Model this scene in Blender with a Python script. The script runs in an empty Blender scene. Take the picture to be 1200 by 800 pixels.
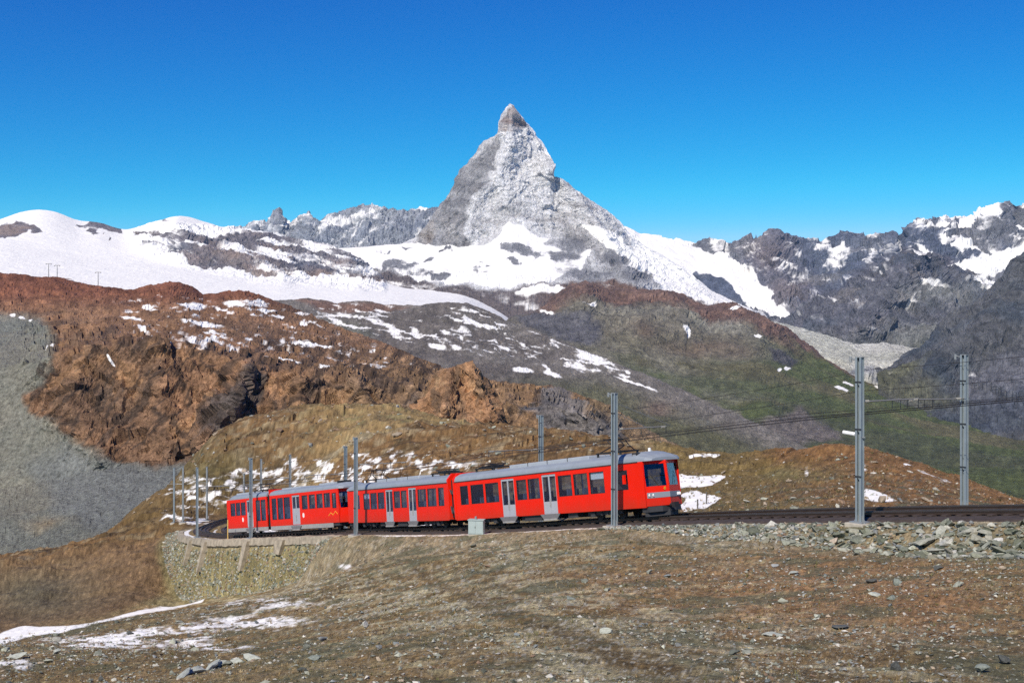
import bpy, bmesh, math, random
import numpy as np
from mathutils import Vector, Matrix

random.seed(7)
rng = np.random.default_rng(11)
scene = bpy.context.scene
COL = scene.collection

# ------------------------------------------------------------------ camera, sky, sun, exposure
F = 1500.0            # focal length in reference pixels (frame 1200 x 800)
HOR = 411.0           # horizon row
cam_data = bpy.data.cameras.new("camera")
cam = bpy.data.objects.new("camera", cam_data)
COL.objects.link(cam)
cam_data.sensor_width = 36.0
cam_data.lens = 45.0
cam_data.shift_y = 11.0 / 1200.0
cam_data.clip_start = 0.5
cam_data.clip_end = 60000.0
cam.location = (0, 0, 0)
cam.rotation_euler = (math.radians(90), 0, 0)
scene.camera = cam

SUN_EL = math.radians(43)
SUN_LEFT = math.radians(24)      # sun stands behind the camera, this far round to the left
sun_from = Vector((-math.sin(SUN_LEFT) * math.cos(SUN_EL), -math.cos(SUN_LEFT) * math.cos(SUN_EL), math.sin(SUN_EL)))

world = bpy.data.worlds.new("World")
scene.world = world
world.use_nodes = True
wn = world.node_tree
for n in list(wn.nodes):
    wn.nodes.remove(n)
sky = wn.nodes.new("ShaderNodeTexSky")
sky.sky_type = 'NISHITA'
sky.sun_disc = False
sky.sun_elevation = SUN_EL
sky.sun_rotation = math.atan2(sun_from.x, sun_from.y)
sky.altitude = 2800
sky.air_density = 1.0
sky.dust_density = 0.3
sky.ozone_density = 3.0
hsv = wn.nodes.new("ShaderNodeHueSaturation")
hsv.inputs['Hue'].default_value = 0.484
hsv.inputs['Saturation'].default_value = 1.27
hsv.inputs['Value'].default_value = 1.0
bg = wn.nodes.new("ShaderNodeBackground")
bg.inputs['Strength'].default_value = 0.108
wo = wn.nodes.new("ShaderNodeOutputWorld")
wn.links.new(sky.outputs[0], hsv.inputs['Color'])
# clear high-altitude air: each channel of the whole sky falls off more steeply than at sea level
sep = wn.nodes.new("ShaderNodeSeparateColor")
cmb = wn.nodes.new("ShaderNodeCombineColor")
wn.links.new(hsv.outputs[0], sep.inputs[0])
for ch, (lim_, pw_, amp_) in enumerate(((.33, 3.2, 1.0), (.60, .80, 1.06), (1.0, 0.0, 1.13))):
    m1 = wn.nodes.new("ShaderNodeMath"); m1.operation = 'MULTIPLY'; m1.inputs[1].default_value = 0.12 / lim_
    m2 = wn.nodes.new("ShaderNodeMath"); m2.operation = 'MINIMUM'; m2.inputs[1].default_value = 1.0
    m3 = wn.nodes.new("ShaderNodeMath"); m3.operation = 'POWER'; m3.inputs[1].default_value = pw_
    m4 = wn.nodes.new("ShaderNodeMath"); m4.operation = 'MULTIPLY'
    m5 = wn.nodes.new("ShaderNodeMath"); m5.operation = 'MULTIPLY'; m5.inputs[1].default_value = amp_
    wn.links.new(sep.outputs[ch], m1.inputs[0]); wn.links.new(m1.outputs[0], m2.inputs[0]); wn.links.new(m2.outputs[0], m3.inputs[0])
    wn.links.new(m3.outputs[0], m4.inputs[0]); wn.links.new(sep.outputs[ch], m4.inputs[1]); wn.links.new(m4.outputs[0], m5.inputs[0])
    wn.links.new(m5.outputs[0], cmb.inputs[ch])
wn.links.new(cmb.outputs[0], bg.inputs['Color'])
wn.links.new(bg.outputs[0], wo.inputs['Surface'])

sun_data = bpy.data.lights.new("sun", 'SUN')
sun_data.energy = 4.9
sun_data.angle = math.radians(0.53)
sun_data.color = (1.0, 0.92, 0.79)
sun_obj = bpy.data.objects.new("sun", sun_data)
sun_obj.rotation_euler = sun_from.to_track_quat('Z', 'Y').to_euler()
COL.objects.link(sun_obj)

vs = scene.view_settings
vs.view_transform = 'Standard'
vs.look = 'None'
vs.exposure = 0.08
vs.gamma = 1.0
vs.use_curve_mapping = False
scene.cycles.use_denoising = False
scene.cycles.use_adaptive_sampling = False
scene.cycles.max_bounces = 6
scene.cycles.transparent_max_bounces = 16
scene.cycles.volume_bounces = 0

# ------------------------------------------------------------------ numeric helpers
def hash3(ix, iy, iz, seed):
    h = (ix.astype(np.int64) * 374761393 + iy.astype(np.int64) * 668265263 + iz.astype(np.int64) * 2147483647 + seed * 974634777)
    h = h & 0xFFFFFFFF
    h = ((h ^ (h >> 13)) * 1274126177) & 0xFFFFFFFF
    h = h ^ (h >> 16)
    return (h & 0xFFFFFF).astype(np.float32) / np.float32(0xFFFFFF)

def vnoise(p, seed=0):
    f = np.floor(p)
    i = f.astype(np.int64)
    u = (p - f).astype(np.float32)
    u = u * u * u * (u * (u * 6 - 15) + 10)
    r = 0
    for dx in (0, 1):
        wx = u[:, 0] if dx else 1 - u[:, 0]
        for dy in (0, 1):
            wy = u[:, 1] if dy else 1 - u[:, 1]
            for dz in (0, 1):
                wz = u[:, 2] if dz else 1 - u[:, 2]
                r = r + hash3(i[:, 0] + dx, i[:, 1] + dy, i[:, 2] + dz, seed) * (wx * wy * wz)
    return r * 2 - 1

ROT = np.array([[0.0, 0.8, 0.6], [-0.8, 0.36, -0.48], [-0.6, -0.48, 0.64]])

def fbm(p, octv=5, seed=0, gain=0.5, ridged=False):
    a, s, tot = 1.0, 0, 0.0
    q = np.asarray(p, dtype=np.float64)
    for k in range(octv):
        n = vnoise(q, seed + k * 17)
        if ridged:
            n = 1 - 2 * np.abs(n)
        s = s + a * n
        tot += a
        a *= gain
        q = q @ ROT.T * 2.03 + 3.7
    return s / tot

def facets(p, seed=0):
    """fractured rock: every cell of a jittered lattice carries its own tilted plane"""
    p = np.asarray(p, dtype=np.float64)
    f = np.floor(p - .5)
    best = np.full(len(p), 1e9); out = np.zeros(len(p))
    for dx in (0, 1):
        for dy in (0, 1):
            for dz in (0, 1):
                ix, iy, iz = f[:, 0] + dx, f[:, 1] + dy, f[:, 2] + dz
                ii = [q.astype(np.int64) for q in (ix, iy, iz)]
                h = [hash3(*ii, seed + k) for k in range(7)]
                rx, ry, rz = p[:, 0] - ix - .5 - (h[0] - .5) * .75, p[:, 1] - iy - .5 - (h[1] - .5) * .75, p[:, 2] - iz - .5 - (h[2] - .5) * .75
                d = rx * rx + ry * ry + rz * rz
                v = (h[3] - .5) * .9 + (rx * (h[4] - .5) + ry * (h[5] - .5) + rz * (h[6] - .5)) * 1.9
                m = d < best
                best = np.where(m, d, best); out = np.where(m, v, out)
    return out

def sm(a, b, x):
    t = np.clip((x - a) / (b - a), 0, 1)
    return t * t * (3 - 2 * t)

def pl(pts, x):
    a = np.array(pts, dtype=float)
    return np.interp(x, a[:, 0], a[:, 1])

def seg_dist(px, py, pts, closed=False):
    """distance to a polyline, and the fraction along it"""
    best = np.full(px.shape, 1e9)
    n = len(pts)
    for k in range(n if closed else n - 1):
        x0, y0 = pts[k]
        x1, y1 = pts[(k + 1) % n]
        vx, vy = x1 - x0, y1 - y0
        L = vx * vx + vy * vy + 1e-9
        t = np.clip(((px - x0) * vx + (py - y0) * vy) / L, 0, 1)
        d = np.hypot(px - x0 - t * vx, py - y0 - t * vy)
        best = np.minimum(best, d)
    return best

def inside(px, py, pts):
    c = np.zeros(px.shape, dtype=bool)
    n = len(pts)
    j = n - 1
    for i in range(n):
        xi, yi = pts[i]
        xj, yj = pts[j]
        if yi != yj:
            c ^= ((yi > py) != (yj > py)) & (px < (xj - xi) * (py - yi) / (yj - yi) + xi)
        j = i
    return c

def pm(px, py, pts, soft=4.0):
    d = seg_dist(px, py, pts, True)
    d = np.where(inside(px, py, pts), d, -d)
    return sm(-soft, soft, d)

def el(px, py, cx, cy, rx, ry, rot=0.0):
    c, s = math.cos(rot), math.sin(rot)
    dx, dy = px - cx, py - cy
    u = (dx * c + dy * s) / rx
    v = (-dx * s + dy * c) / ry
    return np.exp(-(u * u + v * v) * 1.2)

def ray(px, y, d):
    return np.stack([(px - 600.0) / F * d, d + 0 * px, (HOR - y) / F * d], axis=-1)

def mixc(a, b, m):
    return a * (1 - m[..., None]) + np.asarray(b, dtype=float) * m[..., None]

# ------------------------------------------------------------------ materials
MATS = {}

def new_mat(name):
    m = bpy.data.materials.new(name)
    m.use_nodes = True
    nt = m.node_tree
    return m, nt, nt.nodes["Principled BSDF"]

def plain(name, col, rough=0.6, metal=0.0, noise=0.0, scale=3.0, bump=0.0, spec=0.5, wear=None):
    if name in MATS:
        return MATS[name]
    m, nt, b = new_mat(name)
    b.inputs['Base Color'].default_value = (*col, 1)
    b.inputs['Roughness'].default_value = rough
    b.inputs['Metallic'].default_value = metal
    b.inputs['Specular IOR Level'].default_value = spec
    if noise or bump:
        tc = nt.nodes.new("ShaderNodeTexCoord")
        nz = nt.nodes.new("ShaderNodeTexNoise")
        nz.inputs['Scale'].default_value = scale
        nz.inputs['Detail'].default_value = 6
        nz.inputs['Roughness'].default_value = 0.65
        nt.links.new(tc.outputs['Object'], nz.inputs['Vector'])
        if noise:
            mr = nt.nodes.new("ShaderNodeMapRange")
            mr.inputs['From Min'].default_value = 0.25
            mr.inputs['From Max'].default_value = 0.75
            mr.inputs['To Min'].default_value = 1 - noise
            mr.inputs['To Max'].default_value = 1 + noise
            nt.links.new(nz.outputs['Fac'], mr.inputs['Value'])
            mx = nt.nodes.new("ShaderNodeVectorMath")
            mx.operation = 'SCALE'
            mx.inputs[0].default_value = col
            nt.links.new(mr.outputs[0], mx.inputs['Scale'])
            nt.links.new(mx.outputs[0], b.inputs['Base Color'])
        if bump:
            bp = nt.nodes.new("ShaderNodeBump")
            bp.inputs['Strength'].default_value = 0.6
            bp.inputs['Distance'].default_value = bump
            nt.links.new(nz.outputs['Fac'], bp.inputs['Height'])
            nt.links.new(bp.outputs[0], b.inputs['Normal'])
    MATS[name] = m
    return m

def terrain_mat(name, scale, bump, var=0.35, snowcol=(0.85, 0.835, 0.80), edge=0.35, hue=0.0):
    """tint and snow come from mesh attributes; grain and bump from noise"""
    m, nt, b = new_mat(name)
    N = nt.nodes.new
    L = nt.links.new
    at = N("ShaderNodeAttribute"); at.attribute_name = "tint"
    sn = N("ShaderNodeAttribute"); sn.attribute_name = "snow"
    tc = N("ShaderNodeTexCoord")
    n1 = N("ShaderNodeTexNoise"); n1.inputs['Scale'].default_value = scale; n1.inputs['Detail'].default_value = 8; n1.inputs['Roughness'].default_value = 0.7
    n2 = N("ShaderNodeTexNoise"); n2.inputs['Scale'].default_value = scale * 0.23; n2.inputs['Detail'].default_value = 6; n2.inputs['Roughness'].default_value = 0.6
    L(tc.outputs['Object'], n1.inputs['Vector']); L(tc.outputs['Object'], n2.inputs['Vector'])
    mr = N("ShaderNodeMapRange"); mr.inputs['From Min'].default_value = 0.3; mr.inputs['From Max'].default_value = 0.7
    mr.inputs['To Min'].default_value = 1 - var; mr.inputs['To Max'].default_value = 1 + var
    L(n1.outputs['Fac'], mr.inputs['Value'])
    sc = N("ShaderNodeVectorMath"); sc.operation = 'SCALE'
    L(at.outputs['Color'], sc.inputs[0]); L(mr.outputs[0], sc.inputs['Scale'])
    # snow factor with a ragged edge
    ad = N("ShaderNodeMath"); ad.operation = 'SUBTRACT'; ad.inputs[1].default_value = 0.5
    L(n2.outputs['Fac'], ad.inputs[0])
    ml = N("ShaderNodeMath"); ml.operation = 'MULTIPLY_ADD'; ml.inputs[1].default_value = edge
    L(ad.outputs[0], ml.inputs[0]); L(sn.outputs['Fac'], ml.inputs[2])
    ss = N("ShaderNodeMapRange"); ss.interpolation_type = 'SMOOTHSTEP'
    ss.inputs['From Min'].default_value = 0.34; ss.inputs['From Max'].default_value = 0.66
    L(ml.outputs[0], ss.inputs['Value'])
    mx = N("ShaderNodeMix"); mx.data_type = 'RGBA'
    L(ss.outputs[0], mx.inputs['Factor']); L(sc.outputs[0], mx.inputs[6])
    mx.inputs[7].default_value = (*snowcol, 1)
    L(mx.outputs[2], b.inputs['Base Color'])
    b.inputs['Roughness'].default_value = 0.92
    b.inputs['Specular IOR Level'].default_value = 0.15
    iv = N("ShaderNodeMath"); iv.operation = 'MULTIPLY_ADD'; iv.inputs[1].default_value = -0.85; iv.inputs[2].default_value = 1.0
    L(ss.outputs[0], iv.inputs[0])
    bp = N("ShaderNodeBump"); bp.inputs['Distance'].default_value = bump
    L(iv.outputs[0], bp.inputs['Strength'])
    L(n1.outputs['Fac'], bp.inputs['Height']); L(bp.outputs[0], b.inputs['Normal'])
    return m

def stone_mat(name, vertex=True, scale=6.0):
    m, nt, b = new_mat(name)
    N = nt.nodes.new
    L = nt.links.new
    tc = N("ShaderNodeTexCoord")
    nz = N("ShaderNodeTexNoise"); nz.inputs['Scale'].default_value = scale; nz.inputs['Detail'].default_value = 7; nz.inputs['Roughness'].default_value = 0.7
    L(tc.outputs['Object'], nz.inputs['Vector'])
    mr = N("ShaderNodeMapRange"); mr.inputs['From Min'].default_value = 0.3; mr.inputs['From Max'].default_value = 0.7
    mr.inputs['To Min'].default_value = 0.6; mr.inputs['To Max'].default_value = 1.4
    L(nz.outputs['Fac'], mr.inputs['Value'])
    sc = N("ShaderNodeVectorMath"); sc.operation = 'SCALE'
    if vertex:
        at = N("ShaderNodeAttribute"); at.attribute_name = "tint"
        L(at.outputs['Color'], sc.inputs[0])
    else:
        oi = N("ShaderNodeObjectInfo")
        cr = N("ShaderNodeValToRGB"); cr.color_ramp.interpolation = 'LINEAR'
        stops = [(0.0, (.075, .085, .06)), (.2, (.17, .18, .13)), (.4, (.31, .32, .25)), (.55, (.12, .135, .10)), (.7, (.38, .385, .32)), (.88, (.21, .195, .135)), (1.0, (.55, .54, .49))]
        e = cr.color_ramp.elements
        e[0].position, e[0].color = stops[0][0], (*stops[0][1], 1)
        e[1].position, e[1].color = 1.0, (*stops[-1][1], 1)
        for p_, c_ in stops[1:-1]:
            x = e.new(p_); x.color = (*c_, 1)
        L(oi.outputs['Random'], cr.inputs['Fac']); L(cr.outputs['Color'], sc.inputs[0])
    L(mr.outputs[0], sc.inputs['Scale'])
    L(sc.outputs[0], b.inputs['Base Color'])
    b.inputs['Roughness'].default_value = 0.9
    b.inputs['Specular IOR Level'].default_value = 0.2
    bp = N("ShaderNodeBump"); bp.inputs['Distance'].default_value = 0.06; bp.inputs['Strength'].default_value = 0.6
    L(nz.outputs['Fac'], bp.inputs['Height']); L(bp.outputs[0], b.inputs['Normal'])
    return m

# ------------------------------------------------------------------ object helpers
def tag(o, label=None, cat=None, group=None, kind=None):
    if label: o['label'] = label
    if cat: o['category'] = cat
    if group: o['group'] = group
    if kind: o['kind'] = kind
    return o

def empty(name, loc=(0, 0, 0)):
    o = bpy.data.objects.new(name, None)
    o.empty_display_size = 0.2
    o.location = loc
    COL.objects.link(o)
    return o

def link_mesh(name, me, mat=None, parent=None):
    if mat is not None and not me.materials:
        me.materials.append(mat)
    o = bpy.data.objects.new(name, me)
    COL.objects.link(o)
    if parent is not None:
        o.parent = parent
    return o

def np_mesh(name, V, faces, smooth=False):
    """faces: (n,4) or (n,3) int array"""
    me = bpy.data.meshes.new(name)
    V = np.asarray(V, dtype=np.float32)
    faces = np.asarray(faces, dtype=np.int32)
    k = faces.shape[1]
    me.vertices.add(len(V))
    me.vertices.foreach_set("co", V.ravel())
    me.loops.add(faces.size)
    me.loops.foreach_set("vertex_index", faces.ravel())
    me.polygons.add(len(faces))
    me.polygons.foreach_set("loop_start", np.arange(0, faces.size, k, dtype=np.int32))
    me.polygons.foreach_set("loop_total", np.full(len(faces), k, dtype=np.int32))
    me.polygons.foreach_set("use_smooth", np.full(len(faces), smooth, dtype=bool))
    me.update(calc_edges=True)
    return me

def set_attr(me, tint=None, snow=None):
    if tint is not None:
        a = me.attributes.new("tint", 'FLOAT_COLOR', 'POINT')
        c = np.ones((len(me.vertices), 4), dtype=np.float32)
        c[:, :3] = tint
        a.data.foreach_set("color", c.ravel())
    if snow is not None:
        a = me.attributes.new("snow", 'FLOAT', 'POINT')
        a.data.foreach_set("value", np.asarray(snow, dtype=np.float32).ravel())

def grid_faces(nr, nc, flip=False):
    i = np.arange(nr - 1)[:, None] * nc + np.arange(nc - 1)[None, :]
    i = i.ravel()
    f = np.stack([i, i + 1, i + nc + 1, i + nc], axis=1)
    return f[:, ::-1] if flip else f

class MB:
    """collects boxes, tubes, prisms into one mesh"""
    def __init__(self):
        self.v, self.f = [], []
    def add(self, verts, faces):
        o = len(self.v)
        self.v += [tuple(p) for p in verts]
        self.f += [tuple(i + o for i in f) for f in faces]
    def box(self, x0, x1, y0, y1, z0, z1):
        self.add([(x0, y0, z0), (x1, y0, z0), (x1, y1, z0), (x0, y1, z0), (x0, y0, z1), (x1, y0, z1), (x1, y1, z1), (x0, y1, z1)],
                 [(0, 3, 2, 1), (4, 5, 6, 7), (0, 1, 5, 4), (1, 2, 6, 5), (2, 3, 7, 6), (3, 0, 4, 7)])
    def tube(self, a, b, r, n=8, r2=None):
        a, b = Vector(a), Vector(b)
        r2 = r if r2 is None else r2
        d = (b - a).normalized()
        u = d.orthogonal().normalized()
        w = d.cross(u)
        vs_ = []
        for k in range(n):
            t = 2 * math.pi * k / n
            vs_.append(a + (u * math.cos(t) + w * math.sin(t)) * r)
        for k in range(n):
            t = 2 * math.pi * k / n
            vs_.append(b + (u * math.cos(t) + w * math.sin(t)) * r2)
        fs = [(k, (k + 1) % n, n + (k + 1) % n, n + k) for k in range(n)]
        fs += [tuple(reversed(range(n))), tuple(range(n, 2 * n))]
        self.add(vs_, fs)
    def path(self, pts, r, n=6):
        for a, b in zip(pts[:-1], pts[1:]):
            self.tube(a, b, r, n)
    def bar(self, a, b, w, h):
        """rectangular bar from a to b, w horizontal, h vertical"""
        a, b = Vector(a), Vector(b)
        d = (b - a).normalized()
        s = d.cross(Vector((0, 0, 1)))
        if s.length < 1e-4: s = Vector((1, 0, 0))
        s.normalize()
        u = s.cross(d)
        c = []
        for p in (a, b):
            for (i, j) in ((-1, -1), (1, -1), (1, 1), (-1, 1)):
                c.append(p + s * (i * w / 2) + u * (j * h / 2))
        self.add(c, [(3, 2, 1, 0), (4, 5, 6, 7), (0, 1, 5, 4), (1, 2, 6, 5), (2, 3, 7, 6), (3, 0, 4, 7)])
    def prism(self, poly, axis, a, b):
        """2-D polygon extruded along axis 0/1/2 from a to b; poly in the other two axes in order"""
        n = len(poly)
        def mk(p, t):
            q = list(p)
            q.insert(axis, t)
            return tuple(q)
        vs_ = [mk(p, a) for p in poly] + [mk(p, b) for p in poly]
        fs = [(k, (k + 1) % n, n + (k + 1) % n, n + k) for k in range(n)] + [tuple(reversed(range(n))), tuple(range(n, 2 * n))]
        self.add(vs_, fs)
    def build(self, name, mat, parent=None, bevel=0.0, smooth=False):
        me = bpy.data.meshes.new(name)
        me.from_pydata(self.v, [], self.f)
        bm = bmesh.new(); bm.from_mesh(me)
        bmesh.ops.recalc_face_normals(bm, faces=bm.faces)
        if bevel:
            bmesh.ops.bevel(bm, geom=[e for e in bm.edges if e.is_manifold and e.calc_face_angle(0) > 0.5], offset=bevel, segments=2, affect='EDGES', profile=0.5)
        if smooth:
            for f in bm.faces: f.smooth = True
        bm.to_mesh(me); bm.free()
        return link_mesh(name, me, mat, parent)

# ------------------------------------------------------------------ the railway line (centre of the near track, top of rail)
TRK = np.array([
    (45.0, 19.5, -2.3), (33.4, 36.4, -4.45), (21.3, 53.3, -6.60), (9.1, 70.2, -9.05), (-2.45, 86.2, -11.85), (-12.2, 103.9, -14.45),
    (-26.9, 127.0, -18.2), (-30.9, 135.5, -19.35), (-34.8, 145.0, -20.5), (-37.7, 155.0, -21.55), (-39.3, 166.0, -22.5),
    (-39.6, 178.0, -23.3), (-38.0, 192.0, -23.95), (-33.0, 208.0, -24.4), (-24.0, 224.0, -24.8)])

def catmull(P, per=40):
    out = []
    n = len(P)
    for i in range(n - 1):
        p0, p1, p2, p3 = P[max(i - 1, 0)], P[i], P[i + 1], P[min(i + 2, n - 1)]
        for k in range(per):
            t = k / per
            out.append(0.5 * ((2 * p1) + (-p0 + p2) * t + (2 * p0 - 5 * p1 + 4 * p2 - p3) * t * t + (-p0 + 3 * p1 - 3 * p2 + p3) * t ** 3))
    out.append(P[-1])
    return np.array(out)

_c = catmull(TRK)
for _ in range(60):        # relax small wiggles
    _c[1:-1] = 0.25 * _c[:-2] + 0.5 * _c[1:-1] + 0.25 * _c[2:]
_l = np.concatenate([[0], np.cumsum(np.linalg.norm(np.diff(_c, axis=0), axis=1))])
TS = np.arange(0, _l[-1], 0.5)
TC = np.stack([np.interp(TS, _l, _c[:, k]) for k in range(3)], axis=1)       # resampled every half metre
_t = np.gradient(TC, axis=0)
TD = _t / np.linalg.norm(_t, axis=1)[:, None]                                 # runs from right / near to left / far
TN = np.stack([-TD[:, 1], TD[:, 0]], axis=1)
TN /= np.linalg.norm(TN, axis=1)[:, None]
# make TN point to the far side (away from camera at the start)
if TN[100, 1] < 0: TN = -TN

def trk(s, off=0.0, dz=0.0):
    c = np.array([np.interp(s, TS, TC[:, k]) for k in range(3)])
    n = np.array([np.interp(s, TS, TN[:, k]) for k in range(2)])
    return Vector((c[0] + n[0] * off, c[1] + n[1] * off, c[2] + dz))

S_NOSE = float(TS[np.argmin(np.abs(TC[:, 1] - 70.2))])
FAR = 3.25      # spacing of the second track

def trk_query(x, y):
    """signed offset from the near track's centre (far side positive), arc length and rail height, for many points"""
    out_o = np.empty(len(x)); out_s = np.empty(len(x)); out_z = np.empty(len(x))
    T2 = TC[::2]; N2 = TN[::2]; S2 = TS[::2]
    for a in range(0, len(x), 20000):
        xs, ys = x[a:a + 20000], y[a:a + 20000]
        d2 = (xs[:, None] - T2[None, :, 0]) ** 2 + (ys[:, None] - T2[None, :, 1]) ** 2
        k = np.argmin(d2, axis=1)
        dx, dy = xs - T2[k, 0], ys - T2[k, 1]
        o = dx * N2[k, 0] + dy * N2[k, 1]
        dist = np.sqrt(d2[np.arange(len(xs)), k])
        o = np.where(o >= 0, dist, -dist)
        al = dx * TD[::2][k, 0] + dy * TD[::2][k, 1]
        out_o[a:a + 20000] = o
        out_s[a:a + 20000] = S2[k] + al
        out_z[a:a + 20000] = np.interp(S2[k] + al, TS, TC[:, 2])
    return out_o, out_s, out_z

# ------------------------------------------------------------------ near ground: one sheet from below the camera to beyond the knoll
CTRL = [  # (column, row, depth) of ground points, turned into heights
    # foreground slope
    (-260, 850, 18), (0, 850, 19), (300, 850, 17), (600, 850, 14.5), (900, 850, 14.5), (1200, 850, 14.5), (1460, 850, 14.5),
    (-260, 930, 12), (300, 940, 11), (900, 960, 10), (1460, 960, 10),
    (-200, 800, 32), (0, 800, 32), (150, 795, 31), (300, 800, 25), (600, 800, 19.5), (900, 800, 19), (1200, 800, 19), (1450, 800, 19),
    (-150, 765, 52), (0, 752, 57), (100, 735, 70), (150, 725, 85), (300, 735, 50), (450, 735, 37), (600, 735, 30), (900, 735, 28), (1200, 735, 27), (1450, 735, 27),
    (200, 712, 110), (300, 700, 96), (350, 690, 92), (420, 690, 62), (490, 673, 62), (600, 682, 46), (750, 682, 42), (900, 690, 38), (1100, 690, 35), (1250, 690, 34), (1450, 700, 33),
    (395, 664, 93), (450, 655, 84), (520, 645, 80), (600, 640, 73), (720, 634, 64), (820, 640, 58), (900, 647, 54.5), (1000, 656, 50), (1100, 662, 46.5), (1200, 664, 43.5), (1400, 668, 38),
    # left of and below the wall: dirt bowl
    (-260, 790, 75), (-100, 775, 78), (0, 765, 80), (60, 752, 88), (-150, 740, 120), (0, 716, 130), (100, 694, 136), (170, 672, 140), (170, 706, 126),
    (-200, 700, 190), (0, 664, 200), (60, 649, 192), (110, 640, 185), (160, 635, 176), (192, 628, 165),
    (-200, 760, 300), (0, 735, 300), (80, 710, 290), (120, 665, 255),
    (300, 695, 110), (240, 704, 122), (350, 682, 103.5), (205, 709, 132), (380, 668, 98),
    # round the bend
    (215, 613, 178), (200, 604, 200), (150, 612, 215), (260, 602, 200), (330, 592, 205),
    # knoll behind the train
    (165, 593, 232), (215, 561, 262), (250, 508, 290), (300, 487, 300), (370, 480, 308), (470, 484, 298), (540, 502, 280), (600, 514, 268), (700, 522, 235), (760, 532, 200),
    (240, 560, 235), (300, 545, 245), (400, 540, 215), (500, 540, 185), (600, 550, 158), (700, 552, 130), (330, 568, 220), (420, 575, 170), (520, 575, 140), (620, 575, 118),
    (200, 640, 390), (300, 560, 400), (500, 560, 400), (700, 600, 380),
    # right of the train, behind the line
    (800, 535, 150), (840, 540, 150), (885, 545, 150), (960, 528, 128), (1000, 529, 124), (1040, 536, 118), (1080, 549, 110), (1115, 566, 102), (1150, 584, 92), (1200, 600, 82),
    (830, 565, 112), (822, 585, 98), (870, 572, 102), (900, 556, 120), (860, 553, 126), (950, 575, 90), (1000, 575, 86), (1040, 572, 86),
    (800, 600, 250), (950, 620, 230), (1100, 650, 210), (1250, 650, 190), (1300, 625, 75), (1460, 640, 66), (1460, 700, 200),
]
_ct = np.array(CTRL, dtype=float)
_cu = np.stack([_ct[:, 0] / 130.0, np.log(_ct[:, 2]) * 4.0], axis=1)
_cz = (HOR - _ct[:, 1]) / F * _ct[:, 2]

def _U(r2):
    return 0.5 * r2 * np.log(r2 + 1e-9)

_n = len(_cu)
_A = np.zeros((_n + 3, _n + 3))
_d2 = ((_cu[:, None] - _cu[None]) ** 2).sum(-1)
_A[:_n, :_n] = _U(_d2) + np.eye(_n) * 0.04
_A[:_n, _n] = 1
_A[:_n, _n + 1:] = _cu
_A[_n:, :_n] = _A[:_n, _n:].T
_w = np.linalg.solve(_A, np.concatenate([_cz, [0, 0, 0]]))

def base_height(px, d):
    px = np.clip(px, -300, 1480)
    near_ = np.minimum(d, 9.0) / 9.0
    d = np.maximum(d, 9.0)
    u = np.stack([px / 130.0, np.log(d) * 4.0], axis=1)
    out = np.empty(len(u))
    for a in range(0, len(u), 40000):
        q = u[a:a + 40000]
        r2 = ((q[:, None] - _cu[None]) ** 2).sum(-1)
        out[a:a + 40000] = _U(r2) @ _w[:_n] + _w[_n] + q @ _w[_n + 1:]
    return -1.75 * (1 - near_) + out * near_

# stretch of the line held up by the stone wall
def s_at_px(p):
    u = TC[:, 0] / TC[:, 1] * F + 600
    ok = (TC[:, 1] < 158)
    k = np.argmin(np.where(ok, np.abs(u - p), 1e9))
    return float(TS[k])
S_W0 = s_at_px(416)       # right end of the wall
S_W1 = s_at_px(238) + 8   # left end, on the bend

def ground_height(x, y, rough=True):
    px = x / y * F + 600
    zb = base_height(px, y)
    o, s, zt = trk_query(x, y)
    P = np.stack([x, y, 0 * x], axis=1)
    if rough:
        far = sm(90, 170, y)
        zb = zb + fbm(P / 5.0, 6, 3, gain=.6) * (0.14 + 0.14 * sm(20, 60, y)) + far * fbm(P / 26.0, 4, 9) * 2.0
        zb = zb + far * fbm(P / 11.0, 6, 21, gain=.6, ridged=True) * 1.5 + far * fbm(P / 3.0, 4, 25, gain=.6) * .5 + far * sm(150, 260, px) * (facets(P / 9.0, 61) * .9 + facets(P / 3.2, 62) * .4) * sm(.05, .4, fbm(P / 22.0, 3, 64) + .1)
        # right hand mound: lumpy
        zb = zb + sm(78, 95, y) * sm(760, 860, px) * (fbm(P / 6.0, 5, 33) * 0.32 + facets(P / 2.8, 63) * .10)
        zb = zb + (1 - sm(80, 110, y)) * fbm(P / 1.1, 4, 57, gain=.6, ridged=True) * .085
        # foreground hummocks
        zb = zb + (1 - sm(70, 95, y)) * fbm(P / 16.0, 3, 41) * 0.45
    wall = sm(S_W0 - 4, S_W0 + 3, s) * (1 - sm(S_W1 - 2, S_W1 + 8, s))
    right = 1 - sm(S_NOSE - 4, S_NOSE + 6, s)
    flat = zt - 0.36
    wid = 1.5 * wall + (1 - wall) * (4.2 - 1.2 * right)
    near = np.clip((-o - 2.35) / wid, 0, 1)
    near = near * wall + (1 - wall) * sm(0, 1, near)
    farb = sm(5.6, 15.0 - 4.5 * right, o)
    w = np.where(o < 0, near, farb)
    fade = np.maximum(sm(TS[-1] - 45, TS[-1] - 6, s), 1 - sm(-2.0, 3.0, s))
    w = 1 - (1 - w) * (1 - fade)
    if rough:
        flat = flat + fbm(P / 1.2, 3, 77) * 0.05 * sm(1.6, 2.2, np.abs(o - FAR / 2) - FAR / 2)
    return flat * (1 - w) + zb * w, o, s, w, wall

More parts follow.
